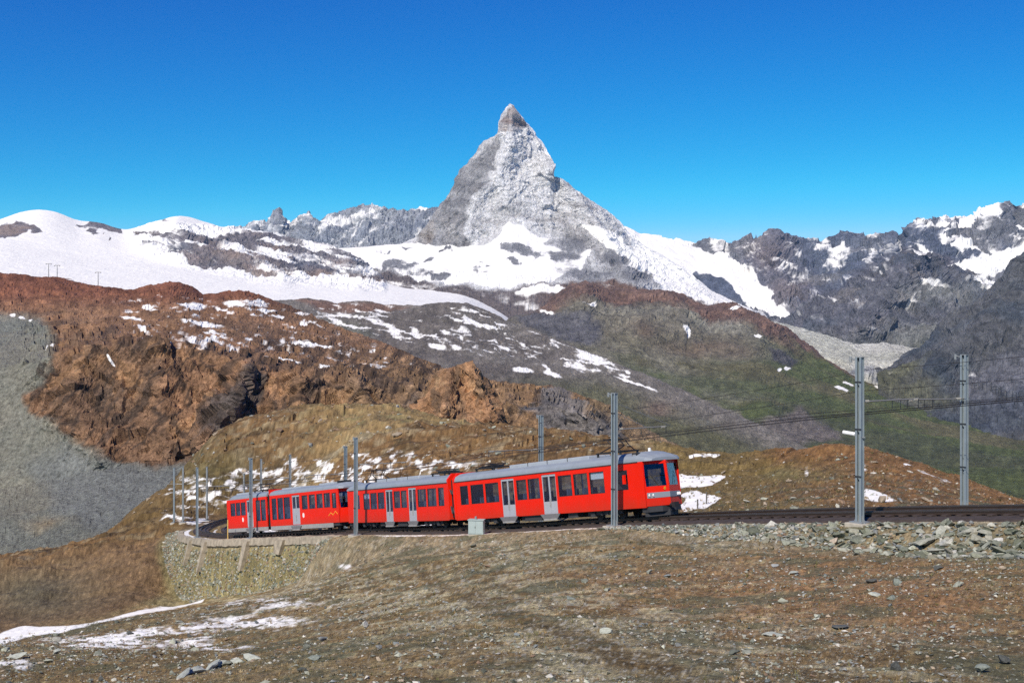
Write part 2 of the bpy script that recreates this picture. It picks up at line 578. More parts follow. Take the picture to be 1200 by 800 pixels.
NR = 570
D0 = 3.5
gpx = np.concatenate([np.linspace(-900, -70, 60)[:-1], np.linspace(-70, 1270, 650), np.linspace(1270, 2100, 60)[1:]])
NC = len(gpx)
gd = np.concatenate([np.geomspace(D0, 11.0, 30)[:-1], np.geomspace(11.0, 345.0, NR - 29)])
GP, GD = np.meshgrid(gpx, gd)
gx = ((GP - 600) / F * GD).ravel()
gy = GD.ravel()
gz, go, gs, gw, gwall = ground_height(gx, gy)
px = GP.ravel()
py = HOR - gz / gy * F

# ---- what grows and lies on it
P3 = np.stack([gx, gy, gz], axis=1)
n_big = fbm(P3 / 9.0, 4, 101)
n_mid = fbm(P3 / 2.2, 4, 111)
n_fin = fbm(P3 / 0.55, 3, 121)
wx = fbm(np.stack([px / 40, py / 14, 0 * px], 1), 4, 131)
wy = fbm(np.stack([px / 40, py / 14, 0 * px + 9], 1), 4, 132)
qx, qy = px + wx * 16, py + wy * 7
N = len(px)
tint = np.tile(np.array([.200, .143, .080]), (N, 1))
tint = mixc(tint, (.135, .105, .062), sm(-.1, .35, n_big) * .7)
tint = mixc(tint, (.27, .215, .14), sm(.0, .4, -n_big + n_mid * .5) * .6)
# mossy olive
tint = mixc(tint, (.115, .112, .062), sm(.05, .4, n_mid - n_big * .4) * .55)
# rusty patch right of the middle
rust = el(px, py, 980, 690, 250, 55) + .8 * el(px, py, 1000, 720, 170, 30) + .6 * el(px, py, 700, 690, 120, 22)
tint = mixc(tint, (.27, .155, .088), np.clip(rust, 0, 1) * sm(-.5, .3, n_mid + .3) * .8)
# pale lichen and fine gravel
pale = el(px, py, 760, 770, 270, 50) + el(px, py, 560, 705, 210, 40) + el(px, py, 330, 690, 120, 28) + .8 * el(px, py, 620, 640, 260, 16) + .6 * el(px, py, 980, 790, 240, 30)
tint = mixc(tint, (.385, .355, .275), np.clip(pale * 1.3, 0, 1) * sm(-.08, .22, n_fin * .55 + n_mid * .55 + .06) * .72)
tint = mixc(tint, (.25, .24, .165), sm(.25, .5, n_fin + .25 * n_mid) * (1 - sm(90, 130, gy)) * .55)
# worn path
path = [(470, 655), (490, 672), (540, 692), (600, 718), (660, 742), (720, 766), (790, 792), (860, 820)]
pd = seg_dist(qx, qy, path)
tint = mixc(tint, (.115, .083, .045), (1 - sm(.35, 1.15, pd / (4 + np.clip(py - 660, 0, 200) * .15))) * .68)
path3 = [(540, 668), (600, 690), (680, 722), (760, 752), (860, 784), (900, 800)]
tint = mixc(tint, (.13, .095, .052), (1 - sm(.35, 1.2, seg_dist(qx, qy, path3) / (2.5 + np.clip(py - 660, 0, 200) * .06))) * .55)
path2 = [(360, 668), (420, 652), (480, 640), (560, 634)]
tint = mixc(tint, (.24, .185, .12), (1 - sm(2, 7, seg_dist(px, py, path2))) * .7)
# gravelly shoulder along the line
sh = (1 - sm(5.5, 8.5, np.abs(go))) * (go < 0) * (1 - gwall)
tint = mixc(tint, (.235, .20, .15), sh * .75)
shoulder = (1 - sm(.35, .6, np.abs(go + 2.15))) + (1 - sm(.3, .5, np.abs(go - 5.3)))
tint = mixc(tint, (.34, .30, .235), np.clip(shoulder, 0, 1) * .8)
# dirt bowl lower left
bowl = pm(px, py, [(-300, 830), (-300, 640), (190, 600), (205, 640), (185, 700), (120, 722), (40, 735)], 6) * sm(74, 96, gy) * (go < 2)
bc = mixc(np.tile(np.array([.135, .092, .06]), (N, 1)), (.17, .112, .07), sm(-.2, .4, n_big + .2))
bc = mixc(bc, (.10, .088, .068), el(px, py, 40, 695, 95, 38))
tint = tint * (1 - bowl[:, None]) + bc * bowl[:, None]
# knoll behind the train
kn = sm(100, 135, gy) * (go > 3) * (1 - sm(720, 800, px)) + sm(150, 172, gy) * (1 - sm(300, 420, px)) * sm(2, 4, np.abs(go - 1.6))
kn = np.clip(kn, 0, 1)
kc = mixc(np.tile(np.array([.185, .115, .062]), (N, 1)), (.098, .066, .038), sm(-.12, .25, n_big + .6 * n_mid))
kc = mixc(kc, (.31, .25, .18), sm(.08, .36, n_mid + .3 * fbm(P3 / 18.0, 3, 171)) * .75)
kc = mixc(kc, (.115, .10, .05), el(px, py, 245, 560, 70, 40) * .8)
kc = mixc(kc, (.13, .09, .045), el(px, py, 170, 600, 90, 30) * .9)
tint = tint * (1 - kn[:, None]) + kc * kn[:, None]
# mound right behind the line
mn = sm(66, 74, gy) * sm(740, 800, px) * (go > 5.2)
mc = mixc(np.tile(np.array([.24, .135, .068]), (N, 1)), (.15, .088, .045), sm(-.1, .35, n_mid + .3 * n_big))
mc = mixc(mc, (.185, .16, .085), np.clip(el(px, py, 905, 556, 80, 14) + el(px, py, 850, 592, 120, 9), 0, 1))
mc = mixc(mc, (.16, .11, .06), el(px, py, 900, 575, 90, 12))
mc = mixc(mc, (.175, .13, .065), 1 - sm(870, 920, px))
tint = tint * (1 - mn[:, None]) + mc * mn[:, None]
# earth and lichen between the stones of the wall
wl_ = gwall * sm(2.4, 2.8, -go) * (1 - sm(4.4, 5.6, -go))
tint = mixc(tint, (.185, .165, .095), wl_ * .9)
tint = tint * np.array([1.30, 1.24, 1.00]) * (1 - .26 * np.clip(np.maximum(np.maximum(kn, mn), bowl * .2), 0, 1))[:, None]
grain = fbm(np.stack([px / 3.2, py / 1.6, 0 * px], 1), 3, 161, gain=.7)
tint = tint * np.exp(.34 * n_fin + .80 * grain)[:, None]
speck = sm(.20, .42, fbm(np.stack([px / 3.4, py / 1.9, 0 * px + 3], 1), 3, 167, gain=.7) + .25 * n_mid)
tint = mixc(tint, (.52, .49, .40), speck * np.clip(.25 + pale, 0, 1) * (gy < 100) * (1 - gw * 0) * sm(2.4, 3.2, np.abs(go)) * .75)
dspk = sm(.24, .45, fbm(np.stack([px / 4.2, py / 2.1, 0 * px + 11], 1), 3, 168, gain=.7))
tint = mixc(tint, (.07, .065, .05), dspk * (gy < 100) * sm(2.4, 3.2, np.abs(go)) * .6)
tint = mixc(tint, (.125, .128, .075), sm(.02, .3, fbm(P3 / 1.6, 5, 163, gain=.6)) * (1 - sm(85, 110, gy)) * .75)

# ---- snow lying in hollows
wob = n_mid * .45 + n_fin * .25
snow = np.zeros(N)
def snow_poly(poly, soft=4, k=1.0):
    global snow
    snow = np.maximum(snow, pm(qx, qy, poly, soft) * k)
fg = (gy < 100)
left_strip = pm(px + wx * 9, py + wy * 4, [(-300, 790), (-300, 752), (0, 742), (28, 732), (45, 734), (110, 729), (170, 712), (240, 700), (235, 708), (150, 724), (70, 741), (0, 754)], 3)
snow = np.maximum(snow, left_strip * (gy < 125) * (.70 + .75 * wob + .35 * sm(150, 30, px)))
grain_s = fbm(np.stack([px / 9, py / 2.4, 0 * px], 1), 4, 165, gain=.65)
broken = np.clip(el(px, py, 130, 752, 120, 13) + el(px, py, 215, 742, 90, 9) + el(px, py, 290, 728, 110, 12) + el(px, py, 10, 779, 60, 9) + .9 * el(px, py, 320, 707, 110, 11) + .8 * el(px, py, 240, 760, 90, 8), 0, 1)
snow = np.maximum(snow, broken * (.56 + 1.2 * wob + .35 * grain_s) * (gy < 105))
# snow along the near rail edge and inside the bend
edge_n = (1 - sm(.25, .6, np.abs(go + 2.6))) * (pm(px, py, [(420, 600), (440, 640), (700, 640), (730, 600)], 10)) * (.55 + .7 * wob)
snow = np.maximum(snow, edge_n)
bend = ((gs > S_W0 + 2) & (gy > 100)).astype(float) * (1 - sm(TS[-1] - 75, TS[-1] - 55, gs)) * (1 - sm(5.5, 9, np.abs(go - 2.0))) * sm(1.2, 1.7, np.abs(go)) * sm(1.2, 1.7, np.abs(go - FAR))
snow = np.maximum(snow, bend * (.88 + .6 * wob) * (go > -2.0))
edge_f = (1 - sm(.4, 1.0, np.abs(go - 6.0))) * (px > 800) * (.35 + .9 * n_mid)
snow = np.maximum(snow, edge_f)
# patchy snow and pale rubble on the lower knoll
patch = np.clip(el(px, py, 310, 566, 120, 26) + el(px, py, 420, 552, 110, 24) + el(px, py, 230, 608, 70, 16) + .7 * el(px, py, 520, 548, 90, 18) + .45 * el(px, py, 450, 515, 160, 24) + .6 * el(px, py, 230, 580, 60, 18), 0, 1) * (gy > 118)
streak = fbm(np.stack([px / 26 + py / 30, py / 5 - px / 34, 0 * px], 1), 4, 151)
fsn = fbm(np.stack([px / 7 + py / 9, py / 3.0, 0 * px], 1), 3, 153)
snow = np.maximum(snow, patch * (.37 + .50 * streak + .35 * n_mid + .45 * fsn))
# snow fields right of the train
snow = np.maximum(snow, pm(qx, qy, [(790, 552), (800, 556), (830, 558), (848, 556), (842, 563), (818, 571), (790, 574)], 2) * (gy > 78))
snow = np.maximum(snow, pm(qx, qy, [(795, 590), (808, 578), (822, 574), (842, 584), (828, 594), (800, 597)], 2) * (gy > 78))
snow = np.maximum(snow, pm(px, py, [(805, 534), (815, 531), (845, 532), (842, 535), (812, 536)], 1.5) * (gy > 100) * (.8 + wob))
snow = np.maximum(snow, pm(px + wx * 5, py + wy * 3, [(1018, 572), (1030, 575), (1052, 586), (1035, 588), (1018, 586), (1006, 582)], 2.5) * (gy > 70) * (.75 + .8 * wob))
snow = np.maximum(snow, (1 - sm(.5, 4.0, seg_dist(px + wx * 8, py + wy * 5, [(1062, 543), (1090, 554), (1112, 566)]))) * (gy > 85) * (.45 + 1.4 * wob))
snow = np.maximum(snow, np.clip(el(px, py, 1012, 548, 7, 8) + el(px, py, 945, 552, 5, 9), 0, 1) * (gy > 80) * (.6 + wob))
# snow lying on the foot of the gravel at the end of the wall
snow = np.maximum(snow, el(px, py, 405, 664, 12, 6) * (gy < 105) * (.7 + wob))
me = np_mesh("ground", P3, grid_faces(NR, NC), smooth=False)
set_attr(me, np.clip(tint, .01, .9), snow)
M_GROUND = terrain_mat("ground_soil", 6.0, 0.16, var=0.6, edge=0.5)
ground = tag(link_mesh("ground", me, M_GROUND), kind='structure', label="stony brown alpine ground with patches of snow")
GH_X, GH_Y = gx.reshape(NR, NC), gy.reshape(NR, NC)
GH_Z = gz.reshape(NR, NC)

def gz_at(x, y):
    """height of the built sheet (bilinear)"""
    x = np.atleast_1d(np.asarray(x, float)); y = np.atleast_1d(np.asarray(y, float))
    c = np.interp(x / y * F + 600, gpx, np.arange(NC))
    r = np.interp(y, gd, np.arange(NR))
    c = np.clip(c, 0, NC - 1.001); r = np.clip(r, 0, NR - 1.001)
    ci, ri = c.astype(int), r.astype(int)
    fc, fr = c - ci, r - ri
    return (GH_Z[ri, ci] * (1 - fc) * (1 - fr) + GH_Z[ri, ci + 1] * fc * (1 - fr) + GH_Z[ri + 1, ci] * (1 - fc) * fr + GH_Z[ri + 1, ci + 1] * fc * fr)

# ------------------------------------------------------------------ far terrain, built ridge by ridge at true distance
def layer(name, x0, x1, step, rows, colour, mat, amp, wl, seed, ridges=(), ridged=0.6, label=None, jag=0.0, back=(0.06, 40), strata=None, gain=1.0, grain=.5, soft=0, crest_calm=.35, fac=None):
    """rows: bottom to crest, each (row polyline or const, depth polyline or const, number of steps to the next row)"""
    xs = np.arange(x0, x1 + step, step)
    Y, D, TOP = [], [], []
    def val(v):
        q = pl(v, xs) if isinstance(v, (list, tuple)) else np.full(len(xs), float(v))
        if soft:
            for _ in range(2):
                q = np.convolve(np.pad(q, soft, mode='edge'), np.ones(2 * soft + 1) / (2 * soft + 1), mode='valid')
        return q
    for k in range(len(rows) - 1):
        y0, d0, n = val(rows[k][0]), val(rows[k][1]), rows[k][2]
        y1, d1 = val(rows[k + 1][0]), val(rows[k + 1][1])
        for j in range(n):
            t = j / n
            Y.append(y0 + (y1 - y0) * t)
            D.append(d0 + (d1 - d0) * t)
            TOP.append(np.full(len(xs), (k + t) / (len(rows) - 1)))
    yt, dt = val(rows[-1][0]), val(rows[-1][1])
    Y.append(yt); D.append(dt); TOP.append(np.ones(len(xs)))
    nfront = len(Y)
    Y, D = np.array(Y), np.array(D)
    X = np.tile(xs, (nfront, 1))
    fx, fy = X.ravel(), Y.ravel()
    d = D.ravel().copy()
    for (poly, width, hgt) in ridges:
        r = seg_dist(fx, fy, poly)
        d = d - hgt * np.exp(-(r / width) ** 1.3)
    # back slope
    nb = 6
    bX, bY, bD = [], [], []
    for j in range(1, nb + 1):
        t = j / nb
        bX.append(xs); bY.append(yt + back[1] * t ** 1.2); bD.append(dt * (1 + back[0] * t))
    d = d.reshape(nfront, -1)
    bD = [q + (d[-1] - dt) for q in bD]
    X = np.vstack([X] + [q[None] for q in bX]); Y = np.vstack([Y] + [q[None] for q in bY]); D = np.vstack([d] + [q[None] for q in bD])
    nr, nc = X.shape
    P = ray(X, Y, D)
    # normals of the smooth surface
    gu = np.gradient(P, axis=1); gv = np.gradient(P, axis=0)
    nn = np.cross(gu, gv); nn /= (np.linalg.norm(nn, axis=2, keepdims=True) + 1e-9)
    Pf = P.reshape(-1, 3)
    a = amp(X.ravel(), Y.ravel()) if callable(amp) else amp
    disp = fbm(Pf / wl, 6, seed) * (1 - ridged) + fbm(Pf / (wl * .8), 6, seed + 50, ridged=True) * ridged
    disp = disp + fbm(Pf / (wl * .16), 5, seed + 70, gain=.65, ridged=True) * .33
    a = a * np.ones(len(Pf))
    dyc = np.concatenate([(Y[:nfront] - yt[None]).ravel(), np.zeros(nb * len(xs))])
    disp = disp * (1 - crest_calm * (1 - sm(0, 9, dyc)))
    if strata is not None:
        disp = disp + strata(X.ravel(), Y.ravel()) / np.maximum(a, 1e-3)
    if fac is not None:
        fs, fa, fm = fac
        ff = facets(Pf * np.array([1, 1, .8]) / fs, seed + 31) * fa + facets(Pf / (fs * .42) + 5.1, seed + 33) * fa * .42
        if fm is not None: ff = ff * fm(X.ravel(), Y.ravel())
        disp = disp + ff * (1 - crest_calm * (1 - sm(0, 9, dyc))) / np.maximum(a, 1e-3)
    up = fbm(Pf / (wl * .35), 5, seed + 90, gain=.6) * jag
    Pn = Pf + nn.reshape(-1, 3) * (disp * a)[:, None]
    Pn[:, 2] += up
    PX, PY = Pn[:, 0] / Pn[:, 1] * F + 600, HOR - Pn[:, 2] / Pn[:, 1] * F
    # steepness of the finished surface
    Pg = Pn.reshape(nr, nc, 3)
    g2 = np.cross(np.gradient(Pg, axis=1), np.gradient(Pg, axis=0))
    nz = np.abs(g2[..., 2]) / (np.linalg.norm(g2, axis=2) + 1e-9)
    tint, snow = colour(X.ravel(), Y.ravel(), Pn, nz.ravel(), disp)
    g1 = fbm(np.stack([X.ravel() / 6.0, Y.ravel() / 4.5, 0 * X.ravel() + seed], 1), 4, seed + 7, gain=.75)
    g2_ = fbm(np.stack([X.ravel() / 22.0, Y.ravel() / 13.0, 0 * X.ravel() + seed], 1), 4, seed + 9, gain=.6, ridged=True)
    gr_ = grain(X.ravel(), Y.ravel()) if callable(grain) else grain
    tint = tint * np.array([1.04, 1.0, .95] if mat is M_HILL else [.93, 1.0, 1.12] if name in ('mountain_range', 'rocky_spur', 'dark_slope', 'distant_ridge') else [1.0, 1.0, 1.02]) * gain * np.exp(gr_ * (1.1 * g1 + .6 * g2_))[:, None]  # far range, spur, slope and ridge tinted bluer: distance haze put into their colour
    snow = snow + .16 * g1
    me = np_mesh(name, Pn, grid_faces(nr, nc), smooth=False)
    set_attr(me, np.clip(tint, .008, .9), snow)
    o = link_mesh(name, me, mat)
    return tag(o, kind='structure', label=label)

def warp(X, Y, sx, sy, ax, ay, seed):
    a = fbm(np.stack([X / sx, Y / sy, 0 * X], 1), 4, seed)
    b = fbm(np.stack([X / sx, Y / sy, 0 * X + 7.3], 1), 4, seed + 5)
    return X + a * ax, Y + b * ay

def base(c, n):
    return np.tile(np.array(c, dtype=float), (n, 1))

M_FAR = terrain_mat("far_rock_and_snow", 0.05, 30.0, var=0.5, edge=0.55)
M_MID = terrain_mat("slope_rock_and_snow", 0.16, 9.0, var=0.5, edge=0.5)
M_HILL = terrain_mat("hillside_rock", 0.5, 3.0, var=0.55, edge=0.45)

# ---- far jagged ridge left of the peak
def c_far(X, Y, P, nz, ds):
    n = len(X)
    t = mixc(base((.17, .175, .19), n), (.25, .245, .24), sm(-.3, .3, fbm(P / 300, 4, 5)))
    s = .26 + .42 * fbm(np.stack([X / 14 + Y / 11, Y / 26 - X / 40, 0 * X], 1), 4, 6) + .25 * (nz - .4)
    s = np.maximum(s, pm(X, Y, [(376, 262), (440, 245), (446, 247), (408, 288), (404, 288), (430, 258), (385, 272)], 2) * .55)
    return t, s
layer("distant_ridge", 235, 560, 1.15, [
    (320, 9800, 45),
    ([(235, 276), (270, 270), (285, 266), (297, 260), (303, 262), (312, 262), (321, 250), (326, 247), (333, 258), (345, 263), (351, 257), (357, 252), (361, 248), (367, 254), (374, 257), (383, 252), (398, 250), (415, 246), (430, 244), (441, 243), (452, 246), (464, 250), (478, 249), (492, 246), (505, 248), (530, 240), (560, 238)], 10600, 1)],
    c_far, M_FAR, 95, 260, 301, jag=30, fac=(160, 26, None), gain=1.35, grain=.4, label="jagged grey rock ridge behind the snowfields left of the peak")

# ---- range on the right
def c_right(X, Y, P, nz, ds):
    n = len(X)
    qx, qy = warp(X, Y, 30, 22, 12, 9, 311)
    t = mixc(base((.105, .112, .135), n), (.165, .155, .15), sm(-.1, .4, fbm(P / 420, 4, 312)))
    t = mixc(t, (.20, .145, .12), np.clip(el(X, Y, 900, 300, 30, 25) + el(X, Y, 925, 345, 35, 22), 0, 1) * .7)
    t = mixc(t, (.115, .095, .095), pm(qx, qy, [(915, 380), (1000, 330), (1060, 300), (1110, 300), (1130, 330), (1060, 335), (1000, 360)], 8) * .8)
    st = fbm(np.stack([X / 16 - Y / 20, Y / 14 + X / 40, 0 * X], 1), 5, 313)
    s = .28 + .50 * st + .32 * (nz - .45)
    big = pm(qx, qy, [(690, 250), (740, 264), (800, 277), (822, 283), (812, 292), (850, 296), (862, 305), (880, 315), (905, 345), (912, 360), (930, 372), (918, 378), (880, 362), (850, 330), (815, 318), (840, 352), (780, 345), (690, 320)], 4)
    s = np.maximum(s, big * (.95 + .25 * st))
    s = s * (1 - .8 * pm(qx, qy, [(812, 318), (833, 322), (850, 332), (875, 352), (880, 372), (845, 355), (822, 335)], 3))
    s = s - .5 * pm(qx, qy, [(796, 281), (805, 279), (815, 283), (806, 287)], 2)
    topcap = (Y - pl([(800, 278), (845, 281), (885, 277), (907, 270), (935, 279), (985, 275), (1040, 271)], X))
    s = np.maximum(s, (1 - sm(1.0, 4.5, topcap)) * pm(X, Y, [(895, 260), (895, 285), (1048, 285), (1048, 260)], 6) * (.55 + .5 * st))
    s = np.maximum(s, pm(qx, qy, [(1074, 277), (1092, 272), (1105, 262), (1140, 252), (1168, 236), (1182, 243), (1165, 258), (1130, 262), (1105, 270), (1080, 279)], 3) * (.9 + .3 * st))
    s = np.maximum(s, pm(qx, qy, [(1105, 288), (1130, 284), (1150, 290), (1130, 295)], 3) * (.8 + .3 * st))
    s = np.maximum(s, pm(qx, qy, [(1078, 330), (1110, 312), (1145, 300), (1185, 290), (1300, 280), (1300, 318), (1190, 318), (1160, 326), (1110, 332)], 4) * (.9 + .3 * st))
    s = np.maximum(s, pm(qx, qy, [(1182, 268), (1300, 250), (1300, 285), (1200, 280)], 4) * .8)
    s = np.maximum(s, pm(qx, qy, [(1080, 293), (1095, 300), (1102, 308), (1088, 305)], 2) * .8)
    return t, s
layer("mountain_range", 690, 1330, 1.15, [
    (430, 7400, 30),
    ([(690, 330), (740, 335), (800, 345), (860, 350), (930, 380), (1000, 350), (1100, 330), (1330, 330)], 8600, 80),
    ([(690, 256), (735, 266), (750, 273), (780, 277), (800, 282), (815, 285), (845, 285), (862, 288), (875, 284), (887, 280), (900, 274), (907, 272), (916, 274), (928, 280), (940, 283), (962, 283), (990, 279), (1012, 277), (1032, 275), (1044, 275), (1049, 282), (1054, 282), (1060, 276), (1067, 266), (1077, 260), (1092, 260), (1112, 256), (1136, 253), (1155, 247), (1170, 240), (1182, 237), (1200, 240), (1230, 230), (1270, 244), (1330, 236)], 9900, 1)],
    c_right, M_FAR, lambda X, Y: 62 * (1 - .9 * pm(X, Y, [(680, 240), (740, 262), (820, 285), (905, 345), (912, 365), (840, 352), (690, 340)], 10)), 420, 321,
    ridges=[([(905, 270), (900, 300), (925, 350)], 22, 260), ([(1060, 268), (1040, 310), (960, 350), (915, 382)], 24, 420), ([(1180, 236), (1150, 280), (1100, 300)], 26, 300)],
    jag=22, fac=(240, 52, lambda X, Y: 1 - .9 * pm(X, Y, [(680, 240), (740, 262), (820, 285), (905, 345), (912, 365), (840, 352), (690, 340)], 10)), gain=1.2, grain=.5, label="rock and ice range right of the peak under the blue sky")

# ---- the peak
def c_peak(X, Y, P, nz, ds):
    n = len(X)
    qx, qy = warp(X, Y, 26, 20, 9, 8, 331)
    st = fbm(np.stack([X / 60 + Y / 90, Y / 5.5 - X / 26, 0 * X], 1), 5, 332)        # ledges
    fl = fbm(np.stack([X / 9, Y / 28, 0 * X], 1), 4, 333)                               # flutings
    t = mixc(base((.20, .195, .195), n), (.285, .265, .25), sm(-.3, .3, fbm(P / 260, 4, 334)))
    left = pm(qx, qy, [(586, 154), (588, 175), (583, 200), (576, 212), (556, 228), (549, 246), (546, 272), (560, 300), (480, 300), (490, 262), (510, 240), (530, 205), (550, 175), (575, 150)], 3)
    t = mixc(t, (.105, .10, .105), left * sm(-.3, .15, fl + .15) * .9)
    t = mixc(t, (.27, .225, .18), pm(qx, qy, [(486, 280), (500, 262), (512, 256), (510, 276), (498, 288)], 3) * .8)
    cap = pm(qx, qy, [(598, 122), (586, 142), (585, 154), (605, 150), (622, 150), (612, 138)], 2)
    t = mixc(t, (.26, .185, .15), cap)
    butt = pm(qx, qy, [(652, 210), (668, 214), (690, 240), (712, 268), (725, 300), (735, 330), (700, 300), (678, 290), (660, 270), (640, 262), (655, 240)], 4)
    t = mixc(t, (.215, .185, .165), butt * .8)
    # snow-dusted rock: how much fresh snow clings to the face
    fine = fbm(np.stack([X / 6, Y / 3.0, 0 * X], 1), 4, 335, gain=.7)
    cou = fbm(np.stack([(X + Y * .35) / 7, (Y - X * .2) / 30, 0 * X], 1), 4, 336, ridged=True)
    dust = 1.10 + .62 * st + .16 * fine + .14 * cou + .06 * fl
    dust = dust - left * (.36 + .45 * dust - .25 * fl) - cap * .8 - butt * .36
    dust = dust + .25 * pm(X, Y, [(552, 186), (566, 164), (586, 155), (578, 172), (562, 184)], 4) * left * 2
    s = np.full(n, .02)
    lowrock = pm(qx, qy, [(548, 262), (600, 238), (640, 252), (690, 270), (728, 318), (690, 300), (640, 272), (610, 256), (590, 268), (565, 292), (545, 290)], 4)
    dust = dust - lowrock * .36
    t = mixc(t, (.78, .775, .76), np.clip(dust, 0, 1) * .95)
    snow_r = pm(qx, qy, [(602, 122), (616, 136), (637, 166), (648, 190), (640, 182), (626, 160), (608, 136)], 1.5)
    s = np.maximum(s, snow_r * .85)
    deep = np.zeros(n)
    for poly in ([(600, 262), (612, 266), (648, 280), (640, 284), (655, 288), (690, 295), (680, 318), (640, 334), (560, 334), (490, 330), (430, 312), (395, 300), (395, 286), (480, 284), (520, 288), (550, 290), (570, 284), (588, 272)],
                 [(684, 262), (700, 266), (730, 290), (760, 300), (850, 352), (800, 352), (760, 330), (735, 318), (712, 294)],
                 [(715, 254), (745, 272), (790, 280), (880, 330), (880, 370), (800, 345), (740, 290)]):
        deep = np.maximum(deep, pm(qx, qy, poly, 3))
    s = np.maximum(s, deep * (.98 + .2 * st))
    ix, iy = warp(qx, qy, 11, 6, 15, 7, 337)
    for (cx, cy, rx, ry, k) in ((606, 291, 24, 6.5, 1.3), (602, 306, 12, 3.5, .9), (500, 303, 9, 5, .8), (516, 322, 22, 5, .8), (560, 318, 40, 4, .55), (455, 294, 14, 3, .7), (465, 312, 26, 9, .9), (660, 302, 18, 8, 1.0), (672, 287, 18, 8, 1.1), (716, 300, 17, 5.5, 1.0), (727, 307, 18, 5, 1.2), (690, 322, 34, 9, .9), (745, 325, 22, 9, .9), (523, 293, 12, 3, .7), (564, 310, 9, 3, .6), (480, 292, 8, 4, .6)):
        s = s - 1.15 * k * el(ix, iy, cx, cy, rx, ry, .12)
        t = mixc(t, (.13, .13, .145), np.clip(1.3 * el(ix, iy, cx, cy, rx * 1.2, ry * 1.2), 0, 1) * .8)
    band = pm(qx, qy, [(395, 318), (440, 316), (475, 326), (520, 335), (560, 339), (640, 336), (700, 330), (860, 360), (860, 420), (395, 420)], 3)
    t = mixc(t, (.165, .135, .125), band)
    t = mixc(t, (.19, .118, .085), band * sm(600, 690, X))
    s = np.where(band > .5, .26 + .5 * st, s)
    s = np.maximum(s, pm(qx, qy, [(576, 344), (620, 338), (652, 335), (664, 341), (640, 345), (600, 347)], 2) * .85)
    return t, s
layer("mountain_peak", 380, 900, 1.0, [
    (400, 7000, 8),
    ([(380, 350), (520, 345), (640, 340), (760, 350), (900, 380)], 7500, 32),
    ([(380, 306), (480, 292), (550, 290), (600, 262), (640, 278), (700, 290), (760, 310), (840, 345), (900, 370)], 8300, 150),
    ([(380, 292), (420, 290), (470, 286), (486, 279), (497, 268), (505, 258), (509, 249), (521, 235), (529, 224), (536, 210), (540, 199), (547, 192), (557, 179), (562, 171), (567, 166), (577, 161), (583, 157), (585, 152), (585, 142), (588, 134), (593, 128), (598, 122), (603, 127), (609, 134), (620, 147), (630, 160), (640, 174), (645, 184), (647, 198), (649, 206), (653, 208), (660, 210), (666, 214), (676, 224), (692, 236), (712, 248), (726, 260), (737, 273), (750, 285), (770, 296), (800, 314), (840, 345), (900, 372)], 8950, 1)],
    c_peak, M_FAR, lambda X, Y: (1 - .8 * el(X, Y, 600, 135, 26, 26)) * 26 * (1 - .75 * pm(X, Y, [(600, 256), (650, 276), (690, 295), (680, 330), (400, 310), (400, 284), (550, 288)], 8)), 210, 341,
    ridges=[([(600, 135), (598, 170), (583, 205), (556, 235), (548, 275)], 15, 170), ([(648, 200), (668, 222), (700, 262), (728, 305), (745, 335)], 17, 300), ([(598, 128), (625, 165), (646, 195)], 9, 60), ([(500, 262), (530, 240), (545, 215)], 12, 90)],
    jag=6, ridged=.7, crest_calm=.75, fac=(105, 22, lambda X, Y: (1 - .6 * sm(322, 336, Y)) * (1 - pm(X, Y, [(600, 256), (650, 276), (690, 295), (680, 330), (400, 310), (400, 284), (550, 288)], 8))), gain=1.0, grain=.12, strata=lambda X, Y: 9 * fbm(np.stack([X / 55 + Y / 60, Y / 5.0 - X / 30, 0 * X], 1), 4, 345, gain=.6) * (1 - pm(X, Y, [(600, 256), (650, 276), (690, 295), (680, 330), (400, 310), (400, 284), (550, 288)], 8)), label="steep snow-dusted pyramid peak with a bare brown summit")

# ---- glacier domes on the left
def c_glac(X, Y, P, nz, ds):
    n = len(X)
    qx, qy = warp(X, Y, 34, 18, 12, 7, 351)
    st = fbm(np.stack([X / 46, Y / 5 - X / 20, 0 * X], 1), 5, 352)
    t = mixc(base((.155, .14, .145), n), (.235, .18, .15), sm(-.15, .3, fbm(P / 330, 4, 353)))
    t = mixc(t, (.12, .125, .15), np.clip(el(X, Y, 210, 297, 40, 12) + el(X, Y, 425, 318, 30, 16) + el(X, Y, 360, 312, 30, 9), 0, 1) * .8)
    s = np.full(n, 1.05) + .1 * st
    rock = pm(qx, qy, [(156, 275), (176, 266), (190, 266), (205, 272), (240, 276), (300, 274), (345, 278), (400, 292), (428, 306), (450, 318), (452, 336), (415, 334), (395, 327), (365, 328), (330, 326), (306, 329), (285, 327), (262, 316), (235, 318), (215, 308), (190, 303), (166, 292), (175, 286)], 4)
    s = s - rock * (.62 - .62 * st)
    ix, iy = warp(qx, qy, 12, 6, 14, 6, 357)
    s = s - .95 * pm(ix, iy, [(-300, 262), (-100, 266), (0, 262), (18, 257), (30, 262), (45, 268), (20, 274), (10, 281), (-20, 280), (-300, 280)], 2.5) * (.85 - .4 * st)
    s = s - .85 * pm(ix, iy, [(94, 260), (112, 259), (135, 266), (142, 274), (132, 279), (110, 268)], 2) * (.9 - .5 * st)
    s = s - .5 * el(qx, qy, 200, 260, 18, 5, .3) - .3 * el(qx, qy, 345, 347, 30, 3) - .35 * el(qx, qy, 510, 352, 18, 4)
    s = s - .6 * np.maximum(0, pm(qx, qy, [(452, 330), (470, 334), (520, 341), (545, 343), (500, 338)], 2))
    # lift tracks: thin grey line
    t = mixc(t, (.16, .12, .10), pm(X, Y, [(-300, 330), (700, 330), (700, 400), (-300, 400)], 3) * .4)
    return t, s
